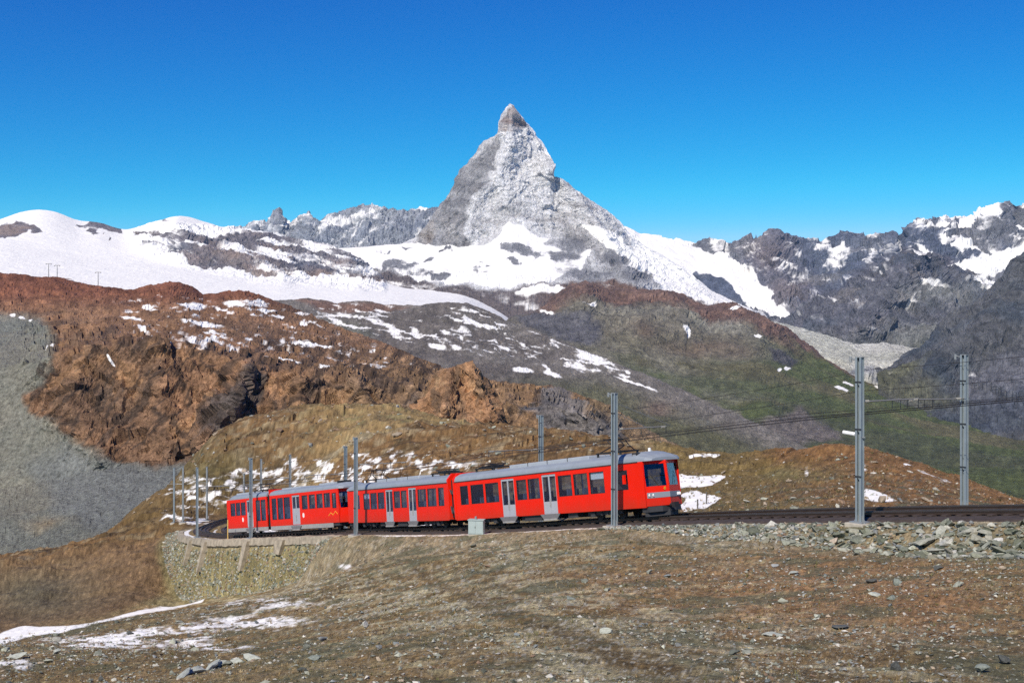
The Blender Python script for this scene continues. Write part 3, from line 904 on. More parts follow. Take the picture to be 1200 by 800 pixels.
layer("glacier", -330, 660, 1.45, [
    (400, 3600, 10),
    ([(-330, 335), (0, 335), (150, 345), (300, 352), (450, 360), (545, 370), (590, 388), (630, 414), (660, 428)], 4600, 55),
    ([(-330, 275), (0, 285), (100, 300), (200, 312), (300, 328), (400, 335), (470, 340), (545, 350), (590, 372), (630, 406), (660, 424)], 6800, 70),
    ([(-330, 268), (-200, 250), (-100, 268), (0, 258), (12, 253), (25, 248), (40, 246), (55, 246), (70, 250), (85, 257), (100, 261), (110, 259), (122, 263), (135, 267), (142, 271), (160, 268), (180, 262), (195, 256), (203, 253), (216, 253), (230, 257), (245, 262), (262, 266), (285, 270), (310, 274), (330, 279), (350, 283), (380, 289), (400, 295), (420, 304), (440, 322), (470, 335), (510, 337), (545, 341), (575, 352), (598, 365), (614, 378), (628, 398), (645, 412), (660, 420)], 8300, 1)],
    c_glac, M_FAR, lambda X, Y: 7 + 62 * pm(X, Y, [(150, 275), (180, 262), (300, 270), (400, 290), (450, 318), (450, 340), (300, 330), (215, 312), (165, 295)], 6), 260, 361,
    ridges=[([(205, 262), (225, 290), (300, 310), (330, 324)], 16, 260), ([(400, 296), (420, 330)], 14, 200)],
    jag=2.5, gain=1.35, grain=.4, soft=6, label="broad white glacier with rounded snow domes and a dark rock band")

# ---- spur and valley on the right
def c_spur(X, Y, P, nz, ds):
    n = len(X)
    qx, qy = warp(X, Y, 34, 26, 14, 10, 371)
    nn_ = fbm(P / 300, 5, 372)
    t = mixc(base((.125, .115, .118), n), (.088, .09, .10), sm(-.2, .25, nn_))
    t = mixc(t, (.165, .14, .12), sm(.15, .45, fbm(P / 130, 4, 373)) * .7)
    t = mixc(t, (.13, .125, .075), sm(385, 430, Y) * .75)
    t = mixc(t, (.24, .225, .18), np.clip(el(X, Y, 1095, 395, 70, 15) + .8 * el(X, Y, 1100, 350, 60, 16), 0, 1) * .75)
    st = fbm(np.stack([X / 26 + Y / 30, Y / 8 - X / 40, 0 * X], 1), 5, 374)
    s = .20 + .42 * st
    s = np.maximum(s, np.clip(el(X, Y, 1120, 338, 80, 13), 0, 1) * (.55 + .75 * st))
    return t, s
layer("rocky_spur", 890, 1330, 1.2, [
    (455, 5600, 45),
    ([(890, 415), (1000, 385), (1100, 380), (1330, 380)], 6200, 60),
    ([(890, 402), (905, 390), (920, 378), (940, 364), (962, 352), (985, 339), (1005, 329), (1024, 317), (1045, 307), (1065, 300), (1085, 297), (1103, 303), (1125, 322), (1150, 333), (1200, 343), (1330, 352)], 7000, 1)],
    c_spur, M_FAR, 60, 300, 381, ridges=[([(1085, 297), (1050, 330), (1010, 380)], 20, 260), ([(1000, 332), (960, 380)], 14, 150)], jag=12,
    fac=(200, 42, None), gain=1.2, grain=.6, label="dark brown rock spur below the range on the right")

def c_slope(X, Y, P, nz, ds):
    n = len(X)
    t = mixc(base((.105, .098, .09), n), (.07, .075, .08), sm(-.15, .25, fbm(P / 240, 5, 391)))
    t = mixc(t, (.115, .105, .055), sm(.0, .35, fbm(P / 420, 4, 392)) * sm(370, 400, Y) * .9)
    t = mixc(t, (.135, .125, .125), pm(X, Y, [(1120, 450), (1170, 425), (1330, 400), (1330, 470), (1150, 490)], 8) * .9)
    t = mixc(t, (.06, .065, .075), pm(X, Y, [(1120, 475), (1200, 465), (1330, 470), (1330, 520), (1120, 510)], 8) * .7)
    s = .12 + .35 * fbm(np.stack([X / 30, Y / 9 + X / 60, 0 * X], 1), 5, 393)
    return t, s
layer("dark_slope", 1030, 1330, 1.2, [
    (540, 3900, 55),
    ([(1030, 445), (1100, 420), (1200, 380), (1330, 350)], 4700, 60),
    ([(1030, 437), (1060, 418), (1085, 401), (1108, 378), (1128, 362), (1150, 352), (1165, 340), (1176, 328), (1190, 310), (1202, 300), (1230, 283), (1270, 270), (1330, 262)], 5300, 1)],
    c_slope, M_FAR, 48, 260, 395, ridges=[([(1200, 302), (1150, 380), (1100, 430)], 22, 180)], jag=9,
    fac=(150, 18, None), gain=1.25, grain=.6, label="dark green and grey mountain slope at the right edge")

def c_mor(X, Y, P, nz, ds):
    n = len(X)
    qx, qy = warp(X, Y, 30, 12, 10, 5, 401)
    t = mixc(base((.30, .30, .255), n), (.36, .355, .315), sm(-.2, .3, fbm(P / 220, 4, 402)))
    low = pm(qx, qy, [(985, 430), (1040, 432), (1100, 428), (1180, 440), (1330, 450), (1330, 560), (985, 560)], 5)
    t = mixc(t, (.20, .205, .215), low * sm(-.2, .15, fbm(np.stack([X / 22, Y / 4, 0 * X], 1), 4, 403)))
    t = mixc(t, (.12, .13, .15), low * sm(.1, .4, fbm(np.stack([X / 26, Y / 5, 0 * X], 1), 4, 404)))
    return t, np.full(n, .05)
layer("moraine", 880, 1330, 1.2, [
    (545, 4700, 30),
    ([(880, 430), (960, 420), (1040, 425), (1110, 435), (1170, 450), (1330, 470)], 5200, 40),
    ([(880, 372), (905, 376), (925, 381), (952, 388), (985, 398), (1005, 404), (1035, 402), (1075, 408), (1108, 417), (1130, 430), (1160, 446), (1330, 460)], 5550, 1)],
    c_mor, M_FAR, lambda X, Y: 9 + 16 * sm(425, 440, Y), 90, 405, ridges=[([(1000, 404), (985, 420), (1010, 440)], 10, 60), ([(1036, 403), (1060, 430)], 9, 70)], jag=4,
    gain=1.9, grain=.2, label="pale grey moraine and glacier forefield in the valley")

# ---- red-brown ridge and green flank
def c_ridge(X, Y, P, nz, ds):
    n = len(X)
    qx, qy = warp(X, Y, 40, 26, 14, 9, 411)
    n1 = fbm(P / 260, 5, 412); n2 = fbm(P / 90, 4, 413)
    crest = pl([(600, 376), (625, 372), (640, 360), (655, 345), (670, 336), (700, 336), (730, 343), (765, 343), (802, 347), (830, 359), (850, 358), (872, 363), (890, 370), (912, 381), (932, 396), (962, 417), (1000, 440), (1050, 455), (1100, 468), (1200, 492), (1330, 520)], X)
    dep = qy - crest
    t = mixc(base((.078, .092, .034), n), (.11, .10, .05), sm(-.1, .3, n1))
    t = mixc(t, (.145, .128, .098), np.clip((1 - sm(395, 450, Y + 40 * n1)) * (1 - sm(860, 960, X)), 0, 1) * .9)
    t = mixc(t, (.17, .16, .12), np.clip(el(qx, qy, 770, 425, 70, 25) + el(qx, qy, 800, 470, 100, 18) + .6 * el(qx, qy, 850, 495, 80, 14), 0, 1) * sm(-.25, .2, n2) * .8)
    t = mixc(t, (.072, .078, .04), sm(.0, .3, fbm(P / 330, 4, 414)) * sm(430, 470, Y) * .8)
    t = mixc(t, (.205, .20, .165), (1 - sm(20, 42, dep)) * pm(X, Y, [(640, 380), (700, 365), (860, 375), (900, 410), (830, 420), (700, 420), (650, 400)], 12) * .8)
    red = (1 - sm(14, 26, dep + 6 * n1)) * sm(600, 650, X) * (1 - sm(900, 960, X)) + (1 - sm(3, 9, dep)) * sm(890, 940, X) * (1 - sm(1010, 1060, X))
    rc = mixc(base((.15, .092, .068), n), (.11, .07, .055), sm(-.2, .25, n2))
    t = t * (1 - np.clip(red, 0, 1)[:, None]) + rc * np.clip(red, 0, 1)[:, None]
    t = mixc(t, (.088, .085, .09), pm(qx, qy, [(596, 374), (630, 372), (690, 372), (712, 385), (706, 398), (690, 410), (640, 396)], 4) * .95)
    t = mixc(t, (.075, .07, .075), pm(qx, qy, [(895, 410), (915, 408), (936, 424), (930, 432), (905, 422)], 3) * .9)
    t = mixc(t, (.15, .125, .115), pm(qx, qy, [(880, 500), (930, 480), (970, 500), (985, 520), (940, 528), (890, 520)], 5) * .8)
    t = mixc(t, (.13, .09, .06), np.clip(el(qx, qy, 820, 412, 60, 10) + el(qx, qy, 760, 392, 14, 9), 0, 1) * .7)
    t = mixc(t, (.20, .18, .14), (1 - sm(1.5, 5, seg_dist(qx, qy, [(760, 455), (800, 466), (835, 478), (860, 488)]))) * .7)
    st = fbm(np.stack([X / 20 + Y / 14, Y / 5 - X / 30, 0 * X], 1), 4, 415)
    s = .05 + .35 * st
    for (cx, cy, rx, ry, r) in ((690, 361, 9, 2.5, .1), (643, 369, 9, 3, .1), (803, 392, 4, 9, -.5), (888, 397, 5, 2, 0), (921, 436, 5, 2, 0), (993, 452, 8, 2, .3), (1030, 457, 8, 1.7, .4), (985, 458, 10, 2, .3), (912, 437, 3, 1.5, 0), (858, 366, 8, 1.5, 0)):
        s = np.maximum(s, np.clip(1.25 * el(X, Y, cx, cy, rx, ry, r), 0, 1))
    return t, s
layer("green_flank", 585, 1360, 1.3, [
    (640, 1700, 8),
    (560, 2300, 60),
    ([(585, 420), (640, 415), (700, 415), (800, 430), (900, 440), (1000, 465), (1100, 490), (1200, 515), (1360, 550)], 4200, 60),
    ([(585, 384), (600, 376), (625, 371), (640, 359), (655, 345), (670, 336), (688, 333), (703, 337), (722, 343), (745, 342), (768, 343), (800, 346), (804, 352), (818, 355), (832, 360), (850, 358), (860, 360), (874, 364), (892, 371), (912, 381), (932, 396), (962, 416), (990, 432), (1012, 446), (1050, 455), (1100, 468), (1150, 478), (1200, 492), (1360, 530)], 5300, 1)],
    c_ridge, M_FAR, lambda X, Y: 20 + 22 * (1 - sm(380, 430, Y)), 230, 421,
    ridges=[([(840, 360), (790, 385), (745, 400)], 18, 120), ([(900, 380), (880, 430), (900, 480)], 26, 140), ([(690, 335), (680, 365)], 10, 90)], jag=5,
    fac=(130, 9, lambda X, Y: 1 - .95 * sm(370, 400, Y)), gain=1.5, grain=.5, label="red-brown ridge above a green mountain flank")

# ---- grey slope with streaks of snow
def c_grey(X, Y, P, nz, ds):
    n = len(X)
    n1 = fbm(P / 200, 5, 431)
    t = mixc(base((.15, .135, .115), n), (.115, .10, .085), sm(-.2, .25, n1))
    t = mixc(t, (.085, .085, .042), sm(0, 1, np.clip((Y - pl([(380, 470), (600, 440), (700, 425), (760, 448), (900, 505)], X)) / 40 + .4 * n1, 0, 1)) * .85)
    t = mixc(t, (.10, .10, .075), pm(X, Y, [(330, 372), (420, 380), (440, 395), (400, 402), (340, 390)], 6) * .8)
    t = mixc(t, (.145, .085, .06), pm(X, Y, [(340, 350), (395, 357), (440, 354), (480, 360), (440, 365), (380, 366)], 3) * .9)
    t = mixc(t, (.15, .105, .085), el(X, Y, 770, 480, 20, 9) * .7)
    st = fbm(np.stack([(X - Y * .6) / 12, (Y - X * .22) / 2.2, 0 * X], 1), 4, 433, gain=.6)
    lo = fbm(np.stack([X / 70, Y / 22, 0 * X], 1), 3, 434)
    zone = pm(X, Y, [(385, 356), (440, 356), (560, 360), (620, 380), (700, 410), (760, 440), (700, 440), (600, 428), (500, 410), (420, 400), (330, 375)], 12)
    s = .08 + zone * (.19 + .72 * st + .38 * lo) + .12 * st
    for (cx, cy, rx, ry, r) in ((612, 436, 14, 2.6, .05), (648, 440, 12, 2.4, .25), (640, 434, 7, 1.5, .6), (512, 408, 12, 2.4, .1), (735, 437, 5, 1.8, .6), (732, 442, 8, 1.6, .3), (690, 420, 22, 1.6, .4), (745, 452, 30, 1.4, .38)):
        s = np.maximum(s, np.clip(1.3 * el(X, Y, cx, cy, rx, ry, r), 0, 1))
    return t, s
layer("grey_slope", 300, 1060, 1.15, [
    (600, 1000, 8),
    ([(300, 480), (500, 500), (700, 530), (900, 570), (1060, 600)], 1500, 90),
    ([(300, 352), (340, 352), (360, 351), (380, 354), (395, 357), (415, 354), (432, 353), (450, 357), (490, 357), (520, 356), (547, 357), (562, 361), (578, 367), (600, 378), (640, 393), (680, 409), (720, 426), (760, 442), (800, 459), (850, 482), (900, 506), (960, 530), (1060, 575)], [(300, 3200), (560, 3000), (800, 2300), (1060, 1800)], 1)],
    c_grey, M_MID, 12, 150, 441, ridged=.3, jag=3, gain=1.45, grain=.5, label="grey gravel slope streaked with old snow")

# ---- brown rocky hillside
def c_hill(X, Y, P, nz, ds):
    n = len(X)
    qx, qy = warp(X, Y, 36, 28, 16, 12, 451)
    n1 = fbm(P / 70, 5, 452); n2 = fbm(P / 24, 4, 453)
    t = mixc(base((.225, .132, .078), n), (.145, .092, .06), sm(-.2, .25, n1))
    t = mixc(t, (.155, .06, .036), (1 - sm(340, 372, Y)) * .8)
    t = mixc(t, (.28, .165, .088), sm(.05, .35, n2) * sm(370, 400, Y) * .75)
    t = mixc(t, (.235, .155, .085), sm(300, 480, X) * sm(400, 430, Y) * .7)
    dk = pm(qx, qy, [(278, 432), (300, 428), (310, 450), (308, 470), (290, 482), (262, 500), (235, 525), (225, 515), (262, 480)], 5)  # right-facing cliff side: its shade is painted into the rock colour
    dk = np.maximum(dk, .8 * np.clip(el(qx, qy, 120, 400, 24, 9, -.3) + el(qx, qy, 122, 462, 12, 8, -.5) + el(qx, qy, 480, 472, 16, 9) + el(qx, qy, 370, 462, 10, 10) + el(qx, qy, 395, 450, 40, 8) * .6 + el(qx, qy, 455, 452, 40, 14) * .55 + el(qx, qy, 600, 480, 16, 22) * .6, 0, 1))
    t = mixc(t, (.075, .068, .066), dk * sm(-.35, .1, n2) * .85)
    ck = fbm(np.stack([(X * .72 + Y * .69) / 12, (-X * .69 + Y * .72) / 40, 0 * X], 1), 4, 457, gain=.6, ridged=True)
    t = mixc(t, (.05, .037, .03), sm(.42, .62, ck) * sm(385, 410, Y) * .8)
    # grey cliff above the train
    gc = pm(qx, qy, [(610, 485), (628, 470), (632, 458), (655, 455), (690, 476), (715, 490), (735, 520), (720, 530), (650, 528), (640, 500)], 5)
    t = mixc(t, (.15, .14, .138), gc)
    t = mixc(t, (.09, .092, .105), gc * sm(.0, .3, n2))
    t = mixc(t, (.20, .15, .095), pm(qx, qy, [(690, 455), (800, 510), (900, 560), (700, 545), (735, 515), (690, 478)], 8) * .8)
    # grey scree, lower left
    sc_ = pm(qx, qy, [(-330, 362), (0, 368), (48, 378), (64, 398), (58, 430), (34, 464), (46, 490), (84, 516), (130, 540), (180, 548), (240, 545), (260, 640), (-330, 720)], 7)
    gsc = mixc(base((.185, .192, .18), n), (.215, .208, .185), sm(-.1, .35, fbm(P / 40, 4, 454)))
    gsc = mixc(gsc, (.185, .195, .205), pm(qx, qy, [(40, 545), (70, 520), (120, 540), (200, 548), (250, 560), (180, 600), (120, 620), (60, 600)], 14) * .85)
    gsc = mixc(gsc, (.29, .23, .16), el(qx, qy, 52, 613, 28, 7) * .9)
    gsc = gsc * (.95 + .12 * n2)[:, None] * np.array([.97, 1.0, .95])
    t = t * (1 - sc_[:, None]) + gsc * sc_[:, None]
    st = fbm(np.stack([(X + Y * .3) / 10, (Y - X * .12) / 2.6, 0 * X], 1), 4, 455)
    lo = fbm(np.stack([X / 60, Y / 20, 0 * X], 1), 3, 456)
    zone = np.clip(pm(X, Y, [(130, 350), (330, 352), (420, 385), (500, 430), (600, 450), (470, 440), (330, 420), (230, 410), (150, 400)], 12) + pm(X, Y, [(180, 345), (330, 350), (400, 380), (300, 380), (210, 365)], 8) * .5, 0, 1.4)
    s = .08 + zone * (.12 + .62 * st + .35 * lo) + .08 * st
    s = s * (1 - sc_)
    for (cx, cy, rx, ry, r) in ((236, 381, 28, 2.8, .14), (166, 386, 7, 4, .5), (155, 375, 16, 2.5, .2), (15, 370, 4, 2, 0), (26, 373, 4, 2, .3), (35, 377, 3, 2, 0), (62, 407, 2, 4, 0), (55, 413, 4, 2, 0), (133, 430, 8, 2, .7), (245, 391, 8, 2, 0), (225, 401, 6, 2.5, -.4), (385, 433, 12, 2, .05), (365, 405, 26, 2.2, .12), (330, 423, 22, 1.5, .1), (110, 333, 40, 1.4, .14), (275, 357, 16, 3, .1), (225, 360, 18, 4, .1)):
        s = np.maximum(s, np.clip(1.3 * el(X + 3 * n2, Y + 2 * n2, cx, cy, rx, ry, r), 0, 1))
    return t, s
layer("brown_hillside", -340, 930, 1.22, [
    ([(-340, 760), (0, 700), (200, 640), (930, 640)], [(-340, 380), (930, 420)], 36),
    ([(-340, 600), (0, 575), (130, 550), (230, 535), (300, 492), (420, 484), (500, 495), (620, 532), (760, 550), (930, 600)], [(-340, 620), (200, 600), (930, 560)], 90),
    ([(-340, 440), (0, 430), (60, 420), (150, 402), (230, 405), (290, 430), (330, 440), (420, 448), (480, 458), (560, 470), (640, 470), (700, 490), (760, 520), (930, 585)], [(-340, 700), (250, 664), (420, 622), (930, 620)], 70),
    ([(-340, 300), (-100, 316), (0, 320), (20, 321), (45, 325), (75, 326), (100, 332), (130, 337), (155, 341), (168, 337), (180, 333), (196, 330), (212, 332), (226, 337), (238, 345), (255, 343), (270, 341), (288, 341), (303, 345), (318, 351), (335, 357), (360, 368), (400, 385), (450, 402), (490, 420), (520, 432), (560, 444), (600, 452), (650, 454), (700, 471), (740, 492), (780, 516), (830, 542), (930, 580)], [(-340, 1500), (330, 1350), (600, 900), (930, 700)], 1)],
    c_hill, M_HILL, lambda X, Y: 2.4 + 1.4 * pm(X, Y, [(30, 380), (150, 395), (290, 425), (420, 440), (420, 482), (310, 485), (240, 540), (120, 545), (30, 480)], 15), 34, 461,
    ridges=[([(290, 432), (275, 470), (240, 515)], 16, 34), ([(110, 400), (80, 470), (120, 535)], 30, 16), ([(180, 410), (190, 470), (200, 530)], 26, 12), ([(350, 445), (350, 480)], 14, 20), ([(420, 450), (430, 480)], 12, 16), ([(205, 331), (200, 345)], 12, 40), ([(285, 342), (290, 352)], 14, 40), ([(660, 458), (690, 490), (710, 525)], 14, 22)],
    jag=1.6, fac=(16, 4.2, lambda X, Y: .35 + .65 * pm(X, Y, [(30, 380), (150, 390), (290, 420), (420, 440), (720, 460), (740, 530), (640, 530), (560, 500), (420, 482), (310, 485), (240, 540), (120, 550), (30, 480)], 15) - .25 * pm(X, Y, [(-330, 362), (0, 368), (48, 378), (64, 398), (58, 430), (34, 464), (46, 490), (84, 516), (130, 540), (240, 545), (260, 640), (-330, 720)], 10)), gain=1.2, grain=lambda X, Y: .72 - .5 * pm(X, Y, [(-330, 362), (0, 368), (48, 378), (64, 398), (58, 430), (34, 464), (46, 490), (84, 516), (130, 540), (180, 548), (240, 545), (260, 640), (-330, 720)], 10), label="rust-brown rocky hillside dotted with snow patches")

# ---- lone crag behind the train
def c_crag(X, Y, P, nz, ds):
    n = len(X)
    t = mixc(base((.215, .125, .07), n), (.12, .078, .05), sm(-.2, .2, fbm(np.stack([X / 8, Y / 30, 0 * X], 1), 4, 471)))
    t = mixc(t, (.29, .19, .11), sm(.1, .35, fbm(P / 6, 4, 472)) * .7)
    return t, np.full(n, .05)
layer("rock_crag", 472, 616, .9, [
    (560, 380, 20),
    ([(472, 512), (510, 505), (560, 512), (616, 525)], 400, 70),
    ([(472, 490), (482, 482), (492, 472), (502, 462), (508, 448), (514, 438), (522, 434), (532, 431), (545, 428), (556, 429), (564, 434), (571, 444), (577, 455), (582, 470), (588, 486), (592, 500), (600, 514), (616, 530)], 440, 1)],
    c_crag, M_HILL, 1.8, 13, 481, ridges=[([(555, 432), (570, 470), (575, 508)], 10, 12), ([(525, 436), (520, 480)], 10, 8)], jag=.9, back=(.12, 70),
    fac=(9, 2.6, None), gain=1.85, grain=.5, label="brown rock crag standing above the train")

# ------------------------------------------------------------------ railway: bed, sleepers, rails, rack
M_BED = plain("dark_ballast", (.050, .036, .030), .95, noise=.55, scale=3.5, bump=.12)
M_RAIL = plain("rusty_rail", (.085, .058, .045), .45, .6, noise=.3, scale=2)
M_RACK = plain("rack_steel", (.10, .085, .075), .5, .6)
M_SLEEPER = plain("steel_sleeper", (.060, .042, .034), .8, noise=.3, scale=2)

def strip(name, s0, s1, prof, mat, step=0.5, parent=None, kind=None, label=None, jitter=0.0):
    """prof: list of (offset, dz) swept along the line"""
    ss = np.arange(s0, s1 + step, step)
    V = []
    for s in ss:
        for (o, dz) in prof:
            p = trk(s, o, dz)
            V.append((p.x, p.y, p.z + (random.uniform(-jitter, jitter) if jitter else 0)))
    me = np_mesh(name, V, grid_faces(len(ss), len(prof)))
    o = link_mesh(name, me, mat, parent)
    return tag(o, kind=kind, label=label)

S_END = TS[-1] - 30
BED2 = [(-2.15, -.50), (-1.75, -.27), (-1.2, -.21), (0, -.20), (1.2, -.21), (FAR / 2, -.24), (FAR - 1.2, -.21), (FAR, -.20), (FAR + 1.2, -.21), (FAR + 1.75, -.27), (FAR + 2.15, -.50)]
strip("track_bed", 0.5, S_W0 + 4, BED2, M_BED, kind='structure', label="dark brown ballast bed under both tracks", jitter=.025)
for off_, lab_ in ((0, "dark ballast of the near track round the bend"), (FAR, "dark ballast of the far track round the bend")):
    strip("track_bed", S_W0 + 4, S_END, [(off_ - 1.0, -.48), (off_ - .72, -.24), (off_, -.20), (off_ + .72, -.24), (off_ + 1.0, -.48)], M_BED, kind='structure', label=lab_, jitter=.02)

rail_prof = [(-.065, -.15), (-.065, -.13), (-.012, -.11), (-.012, -.045), (-.035, -.035), (-.035, 0), (.035, 0), (.035, -.035), (.012, -.045), (.012, -.11), (.065, -.13), (.065, -.15)]
sl = MB(); sl.box(-.9, .9, -.12, .12, -.20, -.13)
for k, off in enumerate((0.0, FAR)):
    t = empty("railway_track", trk(S_NOSE - 12, off, -.2))
    tag(t, ["near rack railway track carrying the red train", "far rack railway track behind the red train"][k], "railway track", kind='structure')
    del t['category']
    for g in (-.5, .5):
        o = strip("rail", 1, S_END, [(off + g + a, b) for a, b in rail_prof], M_RAIL)
        o.parent = t; o.matrix_parent_inverse = Matrix.Translation(-t.location)
    o = strip("rack_rail", 1, S_END, [(off - .05, -.12), (off - .05, .03), (off + .05, .03), (off + .05, -.12)], M_RACK)
    o.parent = t; o.matrix_parent_inverse = Matrix.Translation(-t.location)
    sme = None
    for s in np.arange(2, min(S_END, S_NOSE + 105), .75):
        if S_NOSE + 4 < s < S_NOSE + 62 and k == 1:
            continue
        p = trk(s, off); q = trk(s + .3, off)
        a = math.atan2(q.y - p.y, q.x - p.x) - math.pi / 2
        if sme is None:
            so = sl.build("sleeper", M_SLEEPER, t); sme = so.data
        else:
            so = link_mesh("sleeper", sme, None, t)
        so.location = p - t.location + Vector((0, 0, .0)); so.rotation_euler = (0, 0, a)

# ------------------------------------------------------------------ trains
def red_paint():
    """train paint: glossy, with brake dust low on the sides"""
    m = plain("red_paint", (.76, .013, .001), .45, noise=.07, scale=1.1, spec=.5)
    nt = m.node_tree; b = nt.nodes["Principled BSDF"]
    src = b.inputs['Base Color'].links[0].from_socket
    tc = nt.nodes.new("ShaderNodeTexCoord"); sp_ = nt.nodes.new("ShaderNodeSeparateXYZ")
    nt.links.new(tc.outputs['Object'], sp_.inputs[0])
    nz = nt.nodes.new("ShaderNodeTexNoise"); nz.inputs['Scale'].default_value = 2.2; nz.inputs['Detail'].default_value = 6
    mp = nt.nodes.new("ShaderNodeMapping"); mp.inputs['Scale'].default_value = (1, 1, .3)
    nt.links.new(tc.outputs['Object'], mp.inputs[0]); nt.links.new(mp.outputs[0], nz.inputs['Vector'])
    ad = nt.nodes.new("ShaderNodeMath"); ad.operation = 'MULTIPLY_ADD'; ad.inputs[1].default_value = .9
    nt.links.new(nz.outputs['Fac'], ad.inputs[0]); nt.links.new(sp_.outputs['Z'], ad.inputs[2])
    mr = nt.nodes.new("ShaderNodeMapRange"); mr.inputs['From Min'].default_value = 1.75; mr.inputs['From Max'].default_value = .85
    mr.inputs['To Min'].default_value = 0; mr.inputs['To Max'].default_value = .45
    nt.links.new(ad.outputs[0], mr.inputs['Value'])
    mx = nt.nodes.new("ShaderNodeMix"); mx.data_type = 'RGBA'
    nt.links.new(mr.outputs[0], mx.inputs['Factor']); nt.links.new(src, mx.inputs[6]); mx.inputs[7].default_value = (.20, .045, .02, 1)
    nt.links.new(mx.outputs[2], b.inputs['Base Color'])
    b.inputs['Specular IOR Level'].default_value = .22
    return m
M_RED = red_paint()
M_ROOF = plain("roof_grey", (.25, .28, .32), .5, noise=.12, scale=1.5)
M_ROOFBOX = plain("roof_box_grey", (.34, .37, .41), .5, noise=.1, scale=2)
M_DOOR = plain("door_grey", (.36, .37, .41), .4, noise=.06)
M_BLACK = plain("black_rubber", (.015, .015, .017), .7)
M_DARK = plain("underframe_grey", (.035, .036, .04), .75, noise=.3, scale=3)
M_STEP = plain("step_grey", (.30, .29, .28), .6, noise=.2, scale=4)
M_BRACK = plain("bracket_grey", (.15, .145, .15), .6, noise=.2, scale=4)
M_INT = plain("interior_lining", (.075, .07, .068), .8)
M_SEAT = plain("seat_fabric", (.09, .10, .15), .9, noise=.2)
M_WHITE = plain("white_enamel", (.8, .8, .8), .5)
M_PANT = plain("pantograph_black", (.03, .03, .032), .5, .4)
M_YELLOW = plain("yellow_paint", (.75, .38, .03), .5)
M_LIGHTGREY = plain("grey_band", (.24, .25, .28), .5)

def glass(name, tint=.10, refl=(.9, .95, 1.0)):
    m, nt, b = new_mat(name)
    nt.nodes.remove(b)
    out = nt.nodes["Material Output"]
    tr = nt.nodes.new("ShaderNodeBsdfTransparent"); tr.inputs[0].default_value = (tint, tint * 1.05, tint * 1.1, 1)
    gl = nt.nodes.new("ShaderNodeBsdfGlossy"); gl.inputs['Roughness'].default_value = .03; gl.inputs[0].default_value = (*refl, 1)
    lw = nt.nodes.new("ShaderNodeLayerWeight"); lw.inputs[0].default_value = .5
    pw = nt.nodes.new("ShaderNodeMath"); pw.operation = 'POWER'; pw.inputs[1].default_value = 4.0
    fr = nt.nodes.new("ShaderNodeMath"); fr.operation = 'MULTIPLY_ADD'; fr.inputs[1].default_value = .9; fr.inputs[2].default_value = .05
    nt.links.new(lw.outputs['Facing'], pw.inputs[0]); nt.links.new(pw.outputs[0], fr.inputs[0])
    mx = nt.nodes.new("ShaderNodeMixShader")
    nt.links.new(fr.outputs[0], mx.inputs[0]); nt.links.new(tr.outputs[0], mx.inputs[1]); nt.links.new(gl.outputs[0], mx.inputs[2])
    nt.links.new(mx.outputs[0], out.inputs[0])
    return m
M_GLASS = glass("tinted_glass", .8)
M_SCREEN = glass("windscreen_glass", .72)

def lamp_mat():
    m, nt, b = new_mat("headlight_glass")
    b.inputs['Base Color'].default_value = (.85, .85, .82, 1)
    b.inputs['Roughness'].default_value = .15
    return m
M_LAMP = lamp_mat()

def wall_mesh(fn, ulist, u0, u1, z0, z1, openings, reveal=.07):
    """skin with openings; fn(u, z, depth) -> point"""
    us = sorted(set([u0, u1] + [v for o in openings for v in o[:2]] + list(ulist)))
    zs = sorted(set([z0, z1] + [v for o in openings for v in o[2:4]]))
    us = [u for u in us if u0 - 1e-6 <= u <= u1 + 1e-6]
    zs = [z for z in zs if z0 - 1e-6 <= z <= z1 + 1e-6]
    mb = MB()
    for i in range(len(us) - 1):
        for j in range(len(zs) - 1):
            cu, cz = (us[i] + us[i + 1]) / 2, (zs[j] + zs[j + 1]) / 2
            if any(o[0] < cu < o[1] and o[2] < cz < o[3] for o in openings):
                continue
            mb.add([fn(us[i], zs[j], 0), fn(us[i + 1], zs[j], 0), fn(us[i + 1], zs[j + 1], 0), fn(us[i], zs[j + 1], 0)], [(0, 1, 2, 3)])
            mb.add([fn(us[i], zs[j], reveal), fn(us[i + 1], zs[j], reveal), fn(us[i + 1], zs[j + 1], reveal), fn(us[i], zs[j + 1], reveal)], [(3, 2, 1, 0)])
    for o in openings:
        a, b, c, d = o[:4]
        for (p, q) in (((a, c), (b, c)), ((b, c), (b, d)), ((b, d), (a, d)), ((a, d), (a, c))):
            mb.add([fn(p[0], p[1], 0), fn(q[0], q[1], 0), fn(q[0], q[1], reveal), fn(p[0], p[1], reveal)], [(0, 1, 2, 3)])
    return mb

class Kit:
    """parts of one car, built once; placed as often as needed"""
    def __init__(self):
        self.items = []        # (name, mesh, parent index)
    def put(self, name, mb, mat, parent=None, bevel=0.0, label=None, smooth=False):
        o = mb.build(name, mat, None, bevel, smooth)
        me = o.data
        bpy.data.objects.remove(o)
        self.items.append((name, me, parent, label))
        return len(self.items) - 1
    def place(self, root, M):
        made = []
        inv = root.matrix_basis.inverted()
        for (name, me, par, label) in self.items:
            o = bpy.data.objects.new(name, me)
            COL.objects.link(o)
            if par is None:
                o.parent = root
                o.matrix_basis = inv @ M
            else:
                o.parent = made[par]
            if label: o['label'] = label
            made.append(o)
        return made

def side(sgn, Y):
    return lambda u, z, d: (u, sgn * (Y - d), z)

